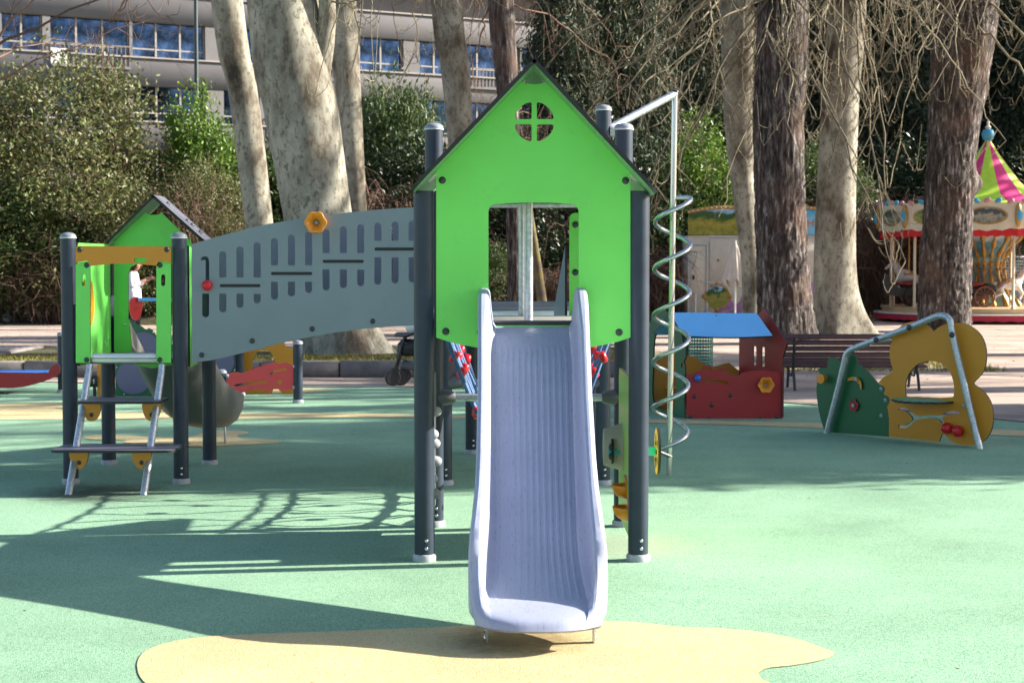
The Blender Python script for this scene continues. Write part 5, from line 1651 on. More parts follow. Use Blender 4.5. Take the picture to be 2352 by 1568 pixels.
# ------------------------------------------------------------------ leaning-frame play wall (green bush, ochre flower)
def flower_wall():
    A, B = G(1899, 996), G(2250, 1031)
    ex = (B - A); Lw = ex.length; ex.normalize()
    n = ex.cross(Vector((0, 0, 1)))                 # towards the camera
    O = A - n * 0.03
    T = thing('play_wall', (A + B) / 2, 'play wall shaped as a green bush and an ochre flower held by a bent steel tube', 'play panel')
    def P(px, py, off=0.0):
        """meet of the sight line with the wall plane"""
        o = O + n * off
        d = W(px, py, 1.0) - Vector((0, 0, CAM_H))
        t = (o - Vector((0, 0, CAM_H))).dot(n) / d.dot(n)
        return Vector((0, 0, CAM_H)) + d * t
    def uv(px, py, off=0.0):
        p = P(px, py, off) - (O + n * off)
        return (p.dot(ex), p.z)
    def c6(x, y):  # crop coordinates -> measuring pixels
        return ((2980 + x * 0.36347) / 1.6327, (1150 + y * 0.36347) / 1.6327)
    def L6(pts, off=0.0):
        return [uv(*c6(x, y), off) for x, y in pts]
    K = dict(ex=ex, ey=Vector((0, 0, 1)))
    green = spline([(310, 1290), (262, 1130), (232, 960), (225, 830), (245, 720), (262, 690), (243, 662), (252, 635), (285, 628), (318, 630), (338, 612), (338, 560), (358, 528), (400, 518), (440, 540), (455, 560),
                    (500, 555), (540, 500), (580, 485), (625, 510), (648, 575), (660, 600)], False, 3) + spline([(660, 600), (720, 640), (790, 710), (860, 795), (885, 805)], False, 4)[1:] + \
            spline([(885, 805), (915, 815), (932, 850), (915, 895), (930, 915), (965, 925), (982, 965), (970, 1000), (950, 1020), (962, 1080), (972, 1160), (972, 1340)], False, 4)[1:]
    g = plate('bush_panel', [L6(green)], 0.016, [M['green_dark'], M['core'], M['green_dark']], T, o=O, **K)
    yel = [(972, 1338), (1490, 1390), (1512, 1325), (1530, 1308)] + spline([(1530, 1308), (1560, 1330), (1620, 1385), (1700, 1420), (1790, 1430), (1880, 1415), (1950, 1380), (2010, 1310), (2040, 1220), (2047, 1120), (2030, 1010), (1985, 920), (1920, 850), (1850, 800), (1848, 780), (1880, 745), (1930, 690), (1965, 610), (1977, 500),
              (1965, 400), (1930, 310), (1870, 240), (1790, 190), (1700, 168), (1620, 168), (1540, 185), (1480, 215), (1435, 255)], False, 3)[1:] + \
          spline([(1435, 255), (1390, 205), (1330, 170), (1250, 152), (1180, 160), (1110, 190), (1060, 240), (1015, 320), (985, 410), (980, 500), (995, 590), (1015, 660), (960, 700), (910, 730), (862, 785)], False, 3)[1:] + [(900, 812), (934, 850), (917, 895), (932, 913), (967, 923), (984, 965), (972, 1002), (952, 1022), (964, 1080), (974, 1160)]
    win = spline([(1140, 900), (1145, 780), (1190, 670), (1280, 585), (1400, 558), (1520, 590), (1600, 670), (1640, 790), (1645, 880), (1635, 930)], False, 3) + [(1400, 945), (1150, 925)]
    worm = spline([(1068, 1045), (1120, 1040), (1175, 1060), (1235, 1110), (1290, 1130), (1360, 1122), (1430, 1118), (1500, 1120), (1560, 1090), (1630, 1075), (1705, 1088)], False, 3) + \
           spline([(1702, 1112), (1630, 1105), (1570, 1118), (1520, 1145), (1550, 1210)], False, 3) + spline([(1525, 1215), (1490, 1165), (1420, 1148), (1350, 1150), (1290, 1160), (1235, 1175), (1200, 1220), (1130, 1252), (1068, 1242)], False, 3) + \
           spline([(1072, 1215), (1130, 1218), (1180, 1195), (1215, 1150), (1150, 1080), (1072, 1065)], False, 3)
    y = plate('flower_panel', [L6(yel), L6(win), L6(worm)], 0.016, [M['ochre'], M['core'], M['ochre']], T, o=O, **K)
    ban = spline([(545, 765), (548, 740), (590, 722), (640, 724), (680, 760), (692, 810), (690, 850)], False, 3) + spline([(676, 850), (665, 800), (630, 765), (590, 760)], False, 3)
    bq = plate('banana', [L6(ban, 0.02)], 0.014, [M['ochre'], M['core']], g, o=O + n * 0.02, **K)
    app = spline([(560, 990), (575, 975), (600, 985), (612, 978), (606, 955), (592, 945), (620, 950), (632, 965), (628, 982), (650, 990), (657, 1020), (640, 1060), (615, 1078), (585, 1065), (562, 1030)], True, 3)
    aq = plate('apple', [L6(app, 0.02)], 0.014, [M['red'], M['core']], g, o=O + n * 0.02, **K)
    for (x, yy), par, m_ in (((628, 748), bq, 0), ((600, 1020), aq, 0), ((890, 845), g, 1), ((934, 962), g, 1), ((890, 1123), g, 1), ((1040, 972), y, 1), ((1740, 1022), y, 1)):
        bolt(P(*c6(x, yy), 0.036 if m_ == 0 else 0.002), par, n, dome_mesh(0.017, 0.008, M['collar']), 'bolt')
    # yellow trumpet
    tr = P(*c6(318, 738))
    h = tube('trumpet', [tr, tr + n * 0.04, tr + n * 0.07], [0.026, 0.030, 0.043], M['orange'], g, 18)
    # leaf-shaped green shelf in the flower opening
    s0, s1 = P(*c6(1112, 935)), P(*c6(1640, 945))
    Ls = (s1 - s0).length
    shp = [(Ls * i / 14, -0.14 - (0.025 if i % 2 else 0.0) - 0.16 * math.sin(PI * i / 14)) for i in range(15)] + [(Ls * (14 - i) / 14, 0.16 + (0.02 if i % 2 else 0.0) + 0.05 * math.sin(PI * i / 14)) for i in range(15)]
    plate('leaf_shelf', [shp], 0.016, [M['teal'], M['core'], M['teal']], y, o=Vector((s0.x, s0.y, s0.z)), ex=ex, ey=-n)
    for cx_, cy_ in ((1570, 1252), (1682, 1282)):
        bmq = bmesh.new(); bmesh.ops.create_uvsphere(bmq, u_segments=16, v_segments=10, radius=0.048)
        obj('cherry_ball', bm_mesh('ball', bmq, M['red_p'], True), y, P(*c6(cx_, cy_), 0.03))
    tube('cherry_stalk', [P(*c6(1570, 1252), 0.03), P(*c6(1682, 1282), 0.03)], 0.012, M['red_p'], y, 8)
    # steel frame in front of the panels
    fr = [(330, 1300), (440, 880), (515, 560), (530, 500), (565, 455), (620, 425), (830, 345), (1180, 215), (1440, 108), (1500, 92), (1555, 100), (1595, 130), (1612, 180), (1625, 270), (1740, 760), (1910, 1465)]
    pts = spline([tuple(P(*c6(x, yy), 0.055)) for x, yy in fr], False, 4)
    pts[0] = (pts[0][0], pts[0][1], 0.0); pts[-1] = (pts[-1][0], pts[-1][1], 0.0)
    f = tube('steel_frame', pts, 0.027, M['galv'], T, 14)
    for x, yy in ((1180, 215), (1622, 290), (838, 343)):
        bolt(P(*c6(x, yy), 0.084), f, n, me=dome_mesh(0.026, 0.012, M['bolt']))
    tube('spacer', [P(*c6(870, 352), 0.05), P(*c6(985, 345), -0.02)], 0.014, M['collar'], f, 10)
flower_wall()

# ------------------------------------------------------------------ bench
def bench():
    D = 19.6
    x0, x1 = W(1800, 800, D).x, W(2135, 800, D).x
    B = thing('park_bench', ((x0 + x1) / 2, D, 0), 'dark brown slatted park bench seen from behind beside the playhouse', 'bench')
    zt = W(0, 766, D).z
    for i in range(5):
        z = zt - 0.035 - i * 0.071
        box('back_slat', ((x0 + x1) / 2, D - 0.04 + i * 0.016, z), (x1 - x0, 0.03, 0.064), M['bench_wood'], B, 0.008, (R(-14), 0, 0))
    for i in range(5):
        box('seat_slat', ((x0 + x1) / 2, D + 0.10 + i * 0.072, zt - 0.385 - (0.01 if i < 2 else 0)), (x1 - x0, 0.062, 0.03), M['bench_wood'], B, 0.008)
    for x in (x0 + 0.12, x1 - 0.14):
        zs = zt - 0.40
        lg = tube('leg', [(x, D - 0.06, zt - 0.04), (x, D + 0.02, zs + 0.05), (x, D + 0.06, zs - 0.02), (x, D - 0.02, 0.18), (x, D - 0.10, 0.0)], 0.018, M['iron'], B, 8)
        tube('front_leg', [(x, D + 0.40, zs), (x, D + 0.36, 0.2), (x, D + 0.44, 0.0)], 0.018, M['iron'], lg, 8)
        tube('scroll', [(x, D + 0.04, zs - 0.02), (x, D + 0.16, 0.16), (x, D + 0.28, 0.16), (x, D + 0.40, zs - 0.02)], 0.013, M['iron'], lg, 8)
bench()

# ------------------------------------------------------------------ litter bin behind the playhouse
def bin_():
    D = 20.2
    c = W(1600, 605, D).x
    T = thing('litter_bin', (c, D, 0), 'green mesh litter bin on a dark post behind the playhouse', 'litter bin')
    g = simple('bin_green', (0.03, 0.24, 0.17), 0.45)
    r, z0, z1 = 0.15, 0.24, W(0, 772, D).z + 0.1
    body = obj('mesh_basket', lathe_mesh([(r - 0.02, z0), (r, z0), (r, z0 + 0.02), (r - 0.01, z0 + 0.02)], g, 24), T, (c + 0.05, D, 0))
    for k in range(26):
        a = 2 * PI * k / 26
        tube('bar', [(c + 0.05 + r * math.cos(a), D + r * math.sin(a), z0), (c + 0.05 + r * math.cos(a), D + r * math.sin(a), z1)], 0.006, g, body, 5)
    for i in range(12):
        z = z0 + (z1 - z0) * (i + 1) / 12
        obj('hoop', lathe_mesh([(r - 0.004, z - 0.007), (r + 0.006, z - 0.007), (r + 0.006, z + 0.007), (r - 0.004, z + 0.007)], g, 24), body, (c + 0.05, D, 0))
    post_ = tube('bin_post', [(c - 0.13, D, 0), (c - 0.13, D, z1 + 0.1)], 0.035, M['post'], T, 12)
bin_()

# ------------------------------------------------------------------ back play unit with green, violet and ochre panels
def back_unit():
    D = 18.6
    T = thing('toddler_play_unit', (W(400, 605, D).x, D, 0), 'low play unit of green, violet and ochre panels behind the small tower', 'play structure')
    gpts = [(265, 912), (540, 912), (540, 800), (520, 795), (470, 790), (420, 792), (380, 790), (362, 775), (350, 757), (342, 753), (335, 757), (325, 749), (312, 745), (306, 738), (296, 732), (265, 732)]
    g = wplate('green_panel', [gpts], D, 0.016, [M['green_dark'], M['core'], M['green_dark']], T)
    for cx_, cy_, r in ((307, 866, 40), (330, 800, 38), (505, 830, 34)):
        c = W(cx_, cy_, D)
        k = plate('violet_disc', [circ(0, 0, r * D / FPX, 30)], 0.012, [M['violet'], M['core']], g, o=Vector((c.x, D - 0.014, c.z)))
        for a in (60, 150, 240, 330):
            rr = (r + 5) * D / FPX
            bolt((c.x + rr * math.cos(R(a)), D - 0.001, c.z + rr * math.sin(R(a))), g, me=SCREW, name='screw')
    for px in (230, 546):
        p = W(px, 605, D)
        post(p.x, D + 0.08, 0.93 if px < 300 else 1.15, T, bolts=False)
    wplate('ochre_strip', [rrect(223, 835, 234, 912, 3)], D - 0.01, 0.016, [M['ochre'], M['core'], M['ochre']], T)
    # round red disc with handle and blue rail above the panel
    c = W(313, 709, D + 0.9)
    rd = plate('red_disc', [spline([(0.0, 0.14), (0.07, 0.10), (0.08, 0.0), (0.05, -0.10), (0, -0.14), (-0.05, -0.10), (-0.08, 0), (-0.07, 0.10)])], 0.03, [M['red_p']], T, o=c, ex=Vector((0.75, 0.66, 0)))
    tube('disc_post', [(c.x, c.y + 0.06, 0), (c.x, c.y + 0.06, c.z)], 0.035, M['post'], rd, 10)
    a, b = W(318, 688, D + 0.9), W(420, 688, D + 0.9)
    bl = tube('blue_rail', [a, b], 0.022, M['sky_blue'], T, 10)
    tube('rail_post', [(b.x, b.y, 0), (b.x, b.y, b.z)], 0.03, M['post'], bl, 10)
    # ochre panel with round window and wheel feet
    D2 = 18.9
    yp = [(548, 912), (548, 800), (556, 792), (585, 786), (640, 784), (654, 790), (660, 800), (675, 800), (682, 806), (682, 860), (694, 880), (690, 900), (672, 909), (650, 905), (640, 894), (627, 894), (622, 908), (608, 920), (588, 922), (572, 912), (562, 898)]
    wplate('ochre_panel', [yp, circ(606, 836, 26, 22, 34)], D2, 0.016, [M['ochre'], M['core'], M['ochre']], T)
    bx = W(215, 876, D - 0.05)
    k = box('black_plaque', (bx.x, bx.y, bx.z), (0.09, 0.02, 0.125), M['black_p'], T, 0.004)
    plate('white_mark', [spline([(-0.008, -0.022), (0.006, -0.018), (0.0, 0.0), (0.008, 0.016), (-0.004, 0.022), (-0.010, 0.006), (0.0, -0.006)], True, 3)], 0.001, [M['white_p']], k, o=Vector((bx.x + 0.005, bx.y - 0.0115, bx.z + 0.005)))
    tube('plaque_post', [(bx.x, bx.y + 0.04, 0), (bx.x, bx.y + 0.04, bx.z)], 0.02, M['black_p'], k, 8)
back_unit()

# ------------------------------------------------------------------ red crocodile panel between two posts
def croc():
    D = 17.7
    T = thing('crocodile_panel', (W(600, 605, D).x, D, 0), 'red crocodile-shaped play panel bolted between two dark posts', 'play panel')
    pts = [(520, 893), (521, 862), (528, 856), (545, 854), (558, 857), (566, 854)]
    for i in range(10):
        x = 568 + i * 5.6
        y = 851 - 2.0 * i
        pts += [(x, y - 2), (x + 3, y + 1.5)]
    pts += [(624, 833), (628, 830), (633, 832), (640, 836), (648, 834), (655, 832), (662, 835), (674, 838), (674, 895), (650, 897), (637, 893), (625, 892), (620, 898), (612, 899), (606, 893), (590, 892), (575, 894), (565, 900), (556, 900), (545, 898)]
    slots = [[(537, 883), (560, 879), (590, 876), (612, 875), (616, 880), (614, 885), (609, 880), (590, 881), (562, 884), (562, 888), (558, 885), (538, 887)],
             [(620, 856), (632, 850), (656, 846), (660, 848), (658, 851), (636, 854), (625, 858), (621, 862)],
             [(642 + (6 if k % 2 else 4) * math.cos(R(36 * k)), 878 + (8 if k % 2 else 5) * math.sin(R(36 * k))) for k in range(10)]]
    p = wplate('crocodile', [pts] + slots, D - 0.02, 0.016, [M['red_coral'], M['core'], M['red_coral']], T)
    for x, top in ((509, 854), (684, 787)):
        w = W(x, top, D)
        post(w.x, D, w.z, T, bolts=False)
    KN2 = dome_mesh(0.022, 0.02, M['collar'])
    for x, y in ((522, 863), (522, 885), (676, 841), (676, 889)):
        c = W(x, y, D - 0.02)
        obj('spacer_bolt', KN2, p, (c.x, c.y - 0.001, c.z), (PI / 2, 0, 0))
croc()

# ------------------------------------------------------------------ red boat-shaped seat at the left edge
def boat():
    D = 19.0
    T = thing('boat_seat', (W(20, 605, D).x, D, 0), 'red boat-shaped play seat with a blue board at the left edge', 'play seat')
    pts = spline([(-170, 860), (-120, 882), (-60, 890), (0, 891), (40, 890), (80, 882), (115, 870), (136, 858), (136, 838), (124, 838), (116, 846), (112, 852)], False, 3) + [(110, 856), (-170, 852)]
    p = wplate('hull_panel', [pts], D - 0.12, 0.016, [M['red'], M['core'], M['red']], T)
    wplate('hull_panel', [pts], D + 0.30, 0.016, [M['red'], M['core'], M['red']], T)
    a, b = W(-160, 856, D), W(116, 851, D)
    box('blue_board', ((a.x + b.x) / 2, D + 0.09, a.z + 0.008), (b.x - a.x, 0.42, 0.022), M['blue_p'], T, 0.006)
    for x in (142, -190):
        w = W(x, 768, D + 0.1)
        post(w.x, D + 0.1, w.z, T, bolts=False)
boat()

# ------------------------------------------------------------------ pushchair behind the tower post
def stroller():
    D = 20.3
    g = G(925, 884)
    T = thing('pushchair', (-1.2, D, 0), 'dark grey checked pushchair parked behind the tower post', 'pushchair')
    chk, nt, b = new_mat('checked_cloth')
    ck = tex(nt, 'Checker', 60); ck.inputs['Color1'].default_value = (0.16, 0.16, 0.18, 1); ck.inputs['Color2'].default_value = (0.06, 0.06, 0.07, 1)
    nt.links.new(ck.outputs[0], b.inputs['Base Color']); b.inputs['Roughness'].default_value = 0.85
    def whl(x, y, r):
        w = obj('wheel', lathe_mesh([(r * 0.62, -0.022), (r * 0.9, -0.024), (r, -0.014), (r, 0.014), (r * 0.9, 0.024), (r * 0.62, 0.022)], M['black_p'], 24), T, (x, y, r + 0.002), (PI / 2, 0, R(25)))
        for k in range(5):
            a = 2 * PI * k / 5
            tube('spoke', [(x, y, r + 0.002), (x + r * 0.7 * math.cos(a) * 0.9, y + r * 0.7 * math.cos(a) * 0.4, r + r * 0.7 * math.sin(a))], 0.010, M['collar'], w, 6)
    x0 = W(902, 605, D).x
    for dx, dy in ((0, -0.05), (0.10, 0.03)):
        whl(x0 + dx, D + dy, 0.10)
    for dx, dy in ((0.58, -0.02), (0.58, 0.42)):
        whl(x0 + dx, D + dy, 0.12)
    for dx in (0.0, 0.10):
        whl(x0 + dx, D + 0.42 + dx * 0.5, 0.10)
    for dy in (0.0, 0.42):
        fr = tube('frame_tube', [(x0, D + dy, 0.14), (x0 + 0.08, D + dy, 0.38), (x0 + 0.14, D + dy, 0.60), (x0 + 0.30, D + dy, 0.66)], 0.016, M['black_p'], T, 8)
        tube('frame_tube', [(x0 + 0.58, D + dy, 0.12), (x0 + 0.30, D + dy, 0.5), (x0 + 0.46, D + dy, 0.75), (x0 + 0.75, D + dy, 1.02)], 0.016, M['black_p'], T, 8)
    tube('handle_bar', [(x0 + 0.75, D, 1.02), (x0 + 0.78, D + 0.21, 1.04), (x0 + 0.75, D + 0.42, 1.02)], 0.02, M['grey_p'], T, 8)
    box('snack_tray', (x0 + 0.11, D + 0.21, 0.62), (0.20, 0.44, 0.05), M['grey_p'], T, 0.018)
    box('seat_shell', (x0 + 0.20, D + 0.21, 0.46), (0.30, 0.40, 0.20), M['black_p'], T, 0.05)
    box('under_basket', (x0 + 0.30, D + 0.21, 0.24), (0.42, 0.36, 0.12), M['grey_p'], T, 0.03)
    V = [(0.06, 0.02, 0.34), (0.06, 0.40, 0.34), (0.13, 0.02, 0.52), (0.13, 0.40, 0.52), (0.36, 0.02, 0.42), (0.36, 0.40, 0.42), (0.55, 0.02, 0.86), (0.55, 0.40, 0.86)]
    me = mesh('seat', [(x0 + a, D + b_, c) for a, b_, c in V], [(0, 1, 3, 2), (2, 3, 5, 4), (4, 5, 7, 6)], chk, True)
    s = obj('seat', me, T); mo = s.modifiers.new('t', 'SOLIDIFY'); mo.thickness = 0.03
    V, F = [], []
    for i in range(7):
        a = R(20 + 25 * i)
        for j in (0, 1):
            V.append((x0 + 0.50 - 0.22 * math.cos(a) * 1.0, D + 0.02 + 0.38 * j, 0.86 + 0.18 * math.sin(a)))
    for i in range(6):
        F.append((2 * i, 2 * i + 1, 2 * i + 3, 2 * i + 2))
    h = obj('hood', mesh('hood', V, F, chk, True), T); mo = h.modifiers.new('t', 'SOLIDIFY'); mo.thickness = 0.012
    bmq = bmesh.new(); bmesh.ops.create_uvsphere(bmq, u_segments=14, v_segments=10, radius=0.10)
    bmesh.ops.scale(bmq, vec=(0.8, 1.2, 1.1), verts=bmq.verts)
    obj('pale_cushion', bm_mesh('cushion', bmq, M['white_p'], True), T, (x0 + 0.22, D + 0.21, 0.72))
stroller()

# ------------------------------------------------------------------ person behind the small tower
def person():
    D = 30.0
    bx = W(306, 605, D).x
    T = thing('person', (bx, D, 0), 'person in a white top looking down at their hands behind the small tower', 'person')
    skin = simple('skin', (0.42, 0.22, 0.15), 0.5, var=0.04)
    jean = simple('jeans', (0.012, 0.018, 0.06), 0.8)
    shirt = simple('white_shirt', (0.72, 0.70, 0.74), 0.8, var=0.05)
    hair = simple('hair', (0.012, 0.008, 0.007), 0.5)
    shoe = simple('shoe', (0.05, 0.08, 0.25), 0.6)
    # one skinned figure; joints in local metres, facing +x
    J = {'pel': (0, 0, 0.86), 'wst': (0.0, 0, 1.02), 'chs': (-0.01, 0, 1.22), 'nck': (0.02, 0, 1.36), 'hd0': (0.055, 0, 1.44), 'hd1': (0.075, 0, 1.53),
         'lh': (0, -0.09, 0.84), 'lk': (0.03, -0.10, 0.46), 'la': (-0.01, -0.10, 0.09), 'lt': (0.13, -0.11, 0.035),
         'rh': (0, 0.09, 0.84), 'rk': (0.02, 0.10, 0.46), 'ra': (-0.03, 0.10, 0.09), 'rt': (0.11, 0.11, 0.035),
         'ls': (-0.01, -0.16, 1.31), 'le': (0.02, -0.22, 1.07), 'lw': (0.22, -0.10, 1.20), 'lp': (0.29, -0.06, 1.235),
         'rs': (-0.01, 0.16, 1.31), 're': (0.02, 0.22, 1.07), 'rw': (0.22, 0.09, 1.19), 'rp': (0.29, 0.06, 1.225)}
    RD = {'pel': 0.135, 'wst': 0.115, 'chs': 0.13, 'nck': 0.05, 'hd0': 0.078, 'hd1': 0.082, 'lh': 0.085, 'lk': 0.056, 'la': 0.042, 'lt': 0.035, 'rh': 0.085, 'rk': 0.056, 'ra': 0.042, 'rt': 0.035,
          'ls': 0.062, 'le': 0.043, 'lw': 0.028, 'lp': 0.030, 'rs': 0.062, 're': 0.043, 'rw': 0.028, 'rp': 0.030}
    E = [('pel', 'wst'), ('wst', 'chs'), ('chs', 'nck'), ('nck', 'hd0'), ('hd0', 'hd1'), ('pel', 'lh'), ('lh', 'lk'), ('lk', 'la'), ('la', 'lt'), ('pel', 'rh'), ('rh', 'rk'), ('rk', 'ra'), ('ra', 'rt'),
         ('chs', 'ls'), ('ls', 'le'), ('le', 'lw'), ('lw', 'lp'), ('chs', 'rs'), ('rs', 're'), ('re', 'rw'), ('rw', 'rp')]
    for side, s in (('l', -1), ('r', 1)):
        base = Vector(J[side + 'p'])
        for k, (dx, dy, dz, dx2, dz2) in enumerate(((0.05, -0.025, 0.02, 0.07, 0.0), (0.06, -0.008, 0.012, 0.085, -0.015), (0.058, 0.010, 0.004, 0.08, -0.02), (0.048, 0.026, -0.006, 0.066, -0.025))):
            a, c = f'{side}f{k}a', f'{side}f{k}b'
            J[a] = tuple(base + Vector((dx, dy * -s * 1.0, dz))); J[c] = tuple(base + Vector((dx2, dy * -s, dz + dz2 + 0.02)))
            RD[a] = 0.0095; RD[c] = 0.008
            E += [(side + 'p', a), (a, c)]
        J[side + 'th'] = tuple(Vector(J[side + 'w']) + Vector((0.055, -s * 0.04, 0.035))); RD[side + 'th'] = 0.010
        E.append((side + 'w', side + 'th'))
    keys = list(J)
    me = bpy.data.meshes.new('body')
    me.from_pydata([J[k] for k in keys], [(keys.index(a), keys.index(b)) for a, b in E], [])
    o = bpy.data.objects.new('body', me); COL.objects.link(o)
    o.modifiers.new('skin', 'SKIN'); sm = o.modifiers.new('sub', 'SUBSURF'); sm.levels = 2; sm.render_levels = 2
    if not me.skin_vertices:
        bpy.context.view_layer.objects.active = o
    for k, sv in zip(keys, me.skin_vertices[0].data):
        sv.radius = (RD[k], RD[k])
        sv.use_root = (k == 'pel')
    bpy.context.view_layer.update()
    dg = bpy.context.evaluated_depsgraph_get()
    m2 = bpy.data.meshes.new_from_object(o.evaluated_get(dg))
    bpy.data.objects.remove(o)
    m2.materials.clear()
    for mm in (skin, jean, shirt, shoe): m2.materials.append(mm)
    for p in m2.polygons:
        c = p.center
        i = 0
        if c.z < 0.085: i = 3
        elif c.z < 0.93: i = 1
        elif c.z < 1.345 and c.x < 0.17: i = 2
        p.material_index = i; p.use_smooth = True
    o = obj('body', m2, T, (bx, D, 0))
    # shirt hem hangs loose over the jeans
    hem = [(0.150, 0.78), (0.150, 0.84), (0.142, 0.95), (0.138, 1.05), (0.10, 1.06)]
    V, F = [], []
    for r, z in hem:
        for k in range(20):
            a = 2 * PI * k / 20
            V.append((r * 0.92 * math.cos(a) * (1 + 0.04 * math.sin(5 * a)), r * 1.15 * math.sin(a), z))
    for i in range(len(hem) - 1):
        for k in range(20):
            F.append((i * 20 + k, i * 20 + (k + 1) % 20, (i + 1) * 20 + (k + 1) % 20, (i + 1) * 20 + k))
    obj('shirt', mesh('shirt', V, F, shirt, True), o, (bx, D, 0))
    # face and hair
    bmq = bmesh.new(); bmesh.ops.create_uvsphere(bmq, u_segments=20, v_segments=14, radius=0.1)
    for v in bmq.verts:
        c = v.co
        if c.x > 0.02: c.x = 0.02 + (c.x - 0.02) * 0.25
        if c.z < -0.03: c.z *= 1.9; c.x -= 0.015
        c.x *= 1.0
    obj('hair', bm_mesh('hair', bmq, hair, True), o, (bx + 0.05, D, 1.49), (0, R(14), 0), (1.15, 1.1, 1.1))
    nose = [(0.150, 0, 1.495), (0.168, 0, 1.474), (0.150, 0.014, 1.468), (0.150, -0.014, 1.468)]
    obj('nose', mesh('nose', nose, [(0, 1, 2), (0, 3, 1), (1, 3, 2), (0, 2, 3)], skin), o, (bx, D, 0))
    for yy in (-0.03, 0.03):
        bq = bmesh.new(); bmesh.ops.create_uvsphere(bq, u_segments=8, v_segments=6, radius=0.011)
        obj('eye', bm_mesh('eye', bq, hair, True), o, (bx + 0.146, D + yy, 1.497))
    obj('mouth', box_mesh((0.008, 0.036, 0.009), simple('lips', (0.30, 0.09, 0.08), 0.5), 0.003), o, (bx + 0.146, D, 1.447))
    ph = box('phone', (bx + 0.345, D, 1.262), (0.012, 0.07, 0.13), M['black_p'], None, 0.004, (0, R(-50), 0))
    props(ph, 'dark phone held by the person in the white top', 'phone')
person()

# ------------------------------------------------------------------ park lamp post
lp_ = W(455, 605, 46.0)
LT = thing('lamp_post', (lp_.x, 46, 0), 'slim dark green lamp post rising above the left shrubs', 'lamp post')
lg = simple('lamp_green', (0.03, 0.05, 0.055), 0.45)
tube('pole', [(lp_.x, 46, 0), (lp_.x, 46, 4.0), (lp_.x, 46, 9.5)], [0.085, 0.07, 0.05], lg, LT, 12)
hd = obj('lamp_head', lathe_mesh([(0.05, 9.4), (0.22, 9.5), (0.26, 9.8), (0.10, 10.0), (0.01, 10.05)], lg, 16), LT, (lp_.x, 46, 0))

# painted scenes: sky, trees and fields
def painting(name, z_h, scale=3.0, field=(0.20, 0.26, 0.03), far=(0.03, 0.10, 0.02), skyc=(0.22, 0.45, 0.70), field2=(0.36, 0.30, 0.05)):
    m, nt, b = new_mat(name)
    tc = nt.nodes.new('ShaderNodeTexCoord'); sx = nt.nodes.new('ShaderNodeSeparateXYZ')
    nt.links.new(tc.outputs['Object'], sx.inputs[0])
    n1 = tex(nt, 'Noise', scale, detail=5)
    ad = nt.nodes.new('ShaderNodeMath'); ad.operation = 'MULTIPLY_ADD'; ad.inputs[1].default_value = 0.55
    nt.links.new(n1.outputs['Fac'], ad.inputs[0]); nt.links.new(sx.outputs['Z'], ad.inputs[2])
    r = ramp(nt, [(0.0, field2), (0.30, field), (0.50, field2), (0.58, field), (0.66, far), (0.80, far), (0.84, skyc), (1.0, (0.5, 0.62, 0.7))])
    mr = nt.nodes.new('ShaderNodeMapRange'); mr.inputs['From Min'].default_value = z_h[0] + 0.2; mr.inputs['From Max'].default_value = z_h[1] + 0.3
    nt.links.new(ad.outputs[0], mr.inputs[0]); nt.links.new(mr.outputs[0], r.inputs[0])
    n2 = tex(nt, 'Noise', scale * 5, detail=4)
    r2 = ramp(nt, [(0.3, (0.6, 0.6, 0.6)), (0.7, (1.15, 1.15, 1.15))]); nt.links.new(n2.outputs['Fac'], r2.inputs[0])
    c = mixc(nt, 1.0, r.outputs[0], r2.outputs[0], 'MULTIPLY')
    nt.links.new(c, b.inputs['Base Color']); b.inputs['Roughness'].default_value = 0.35
    return m

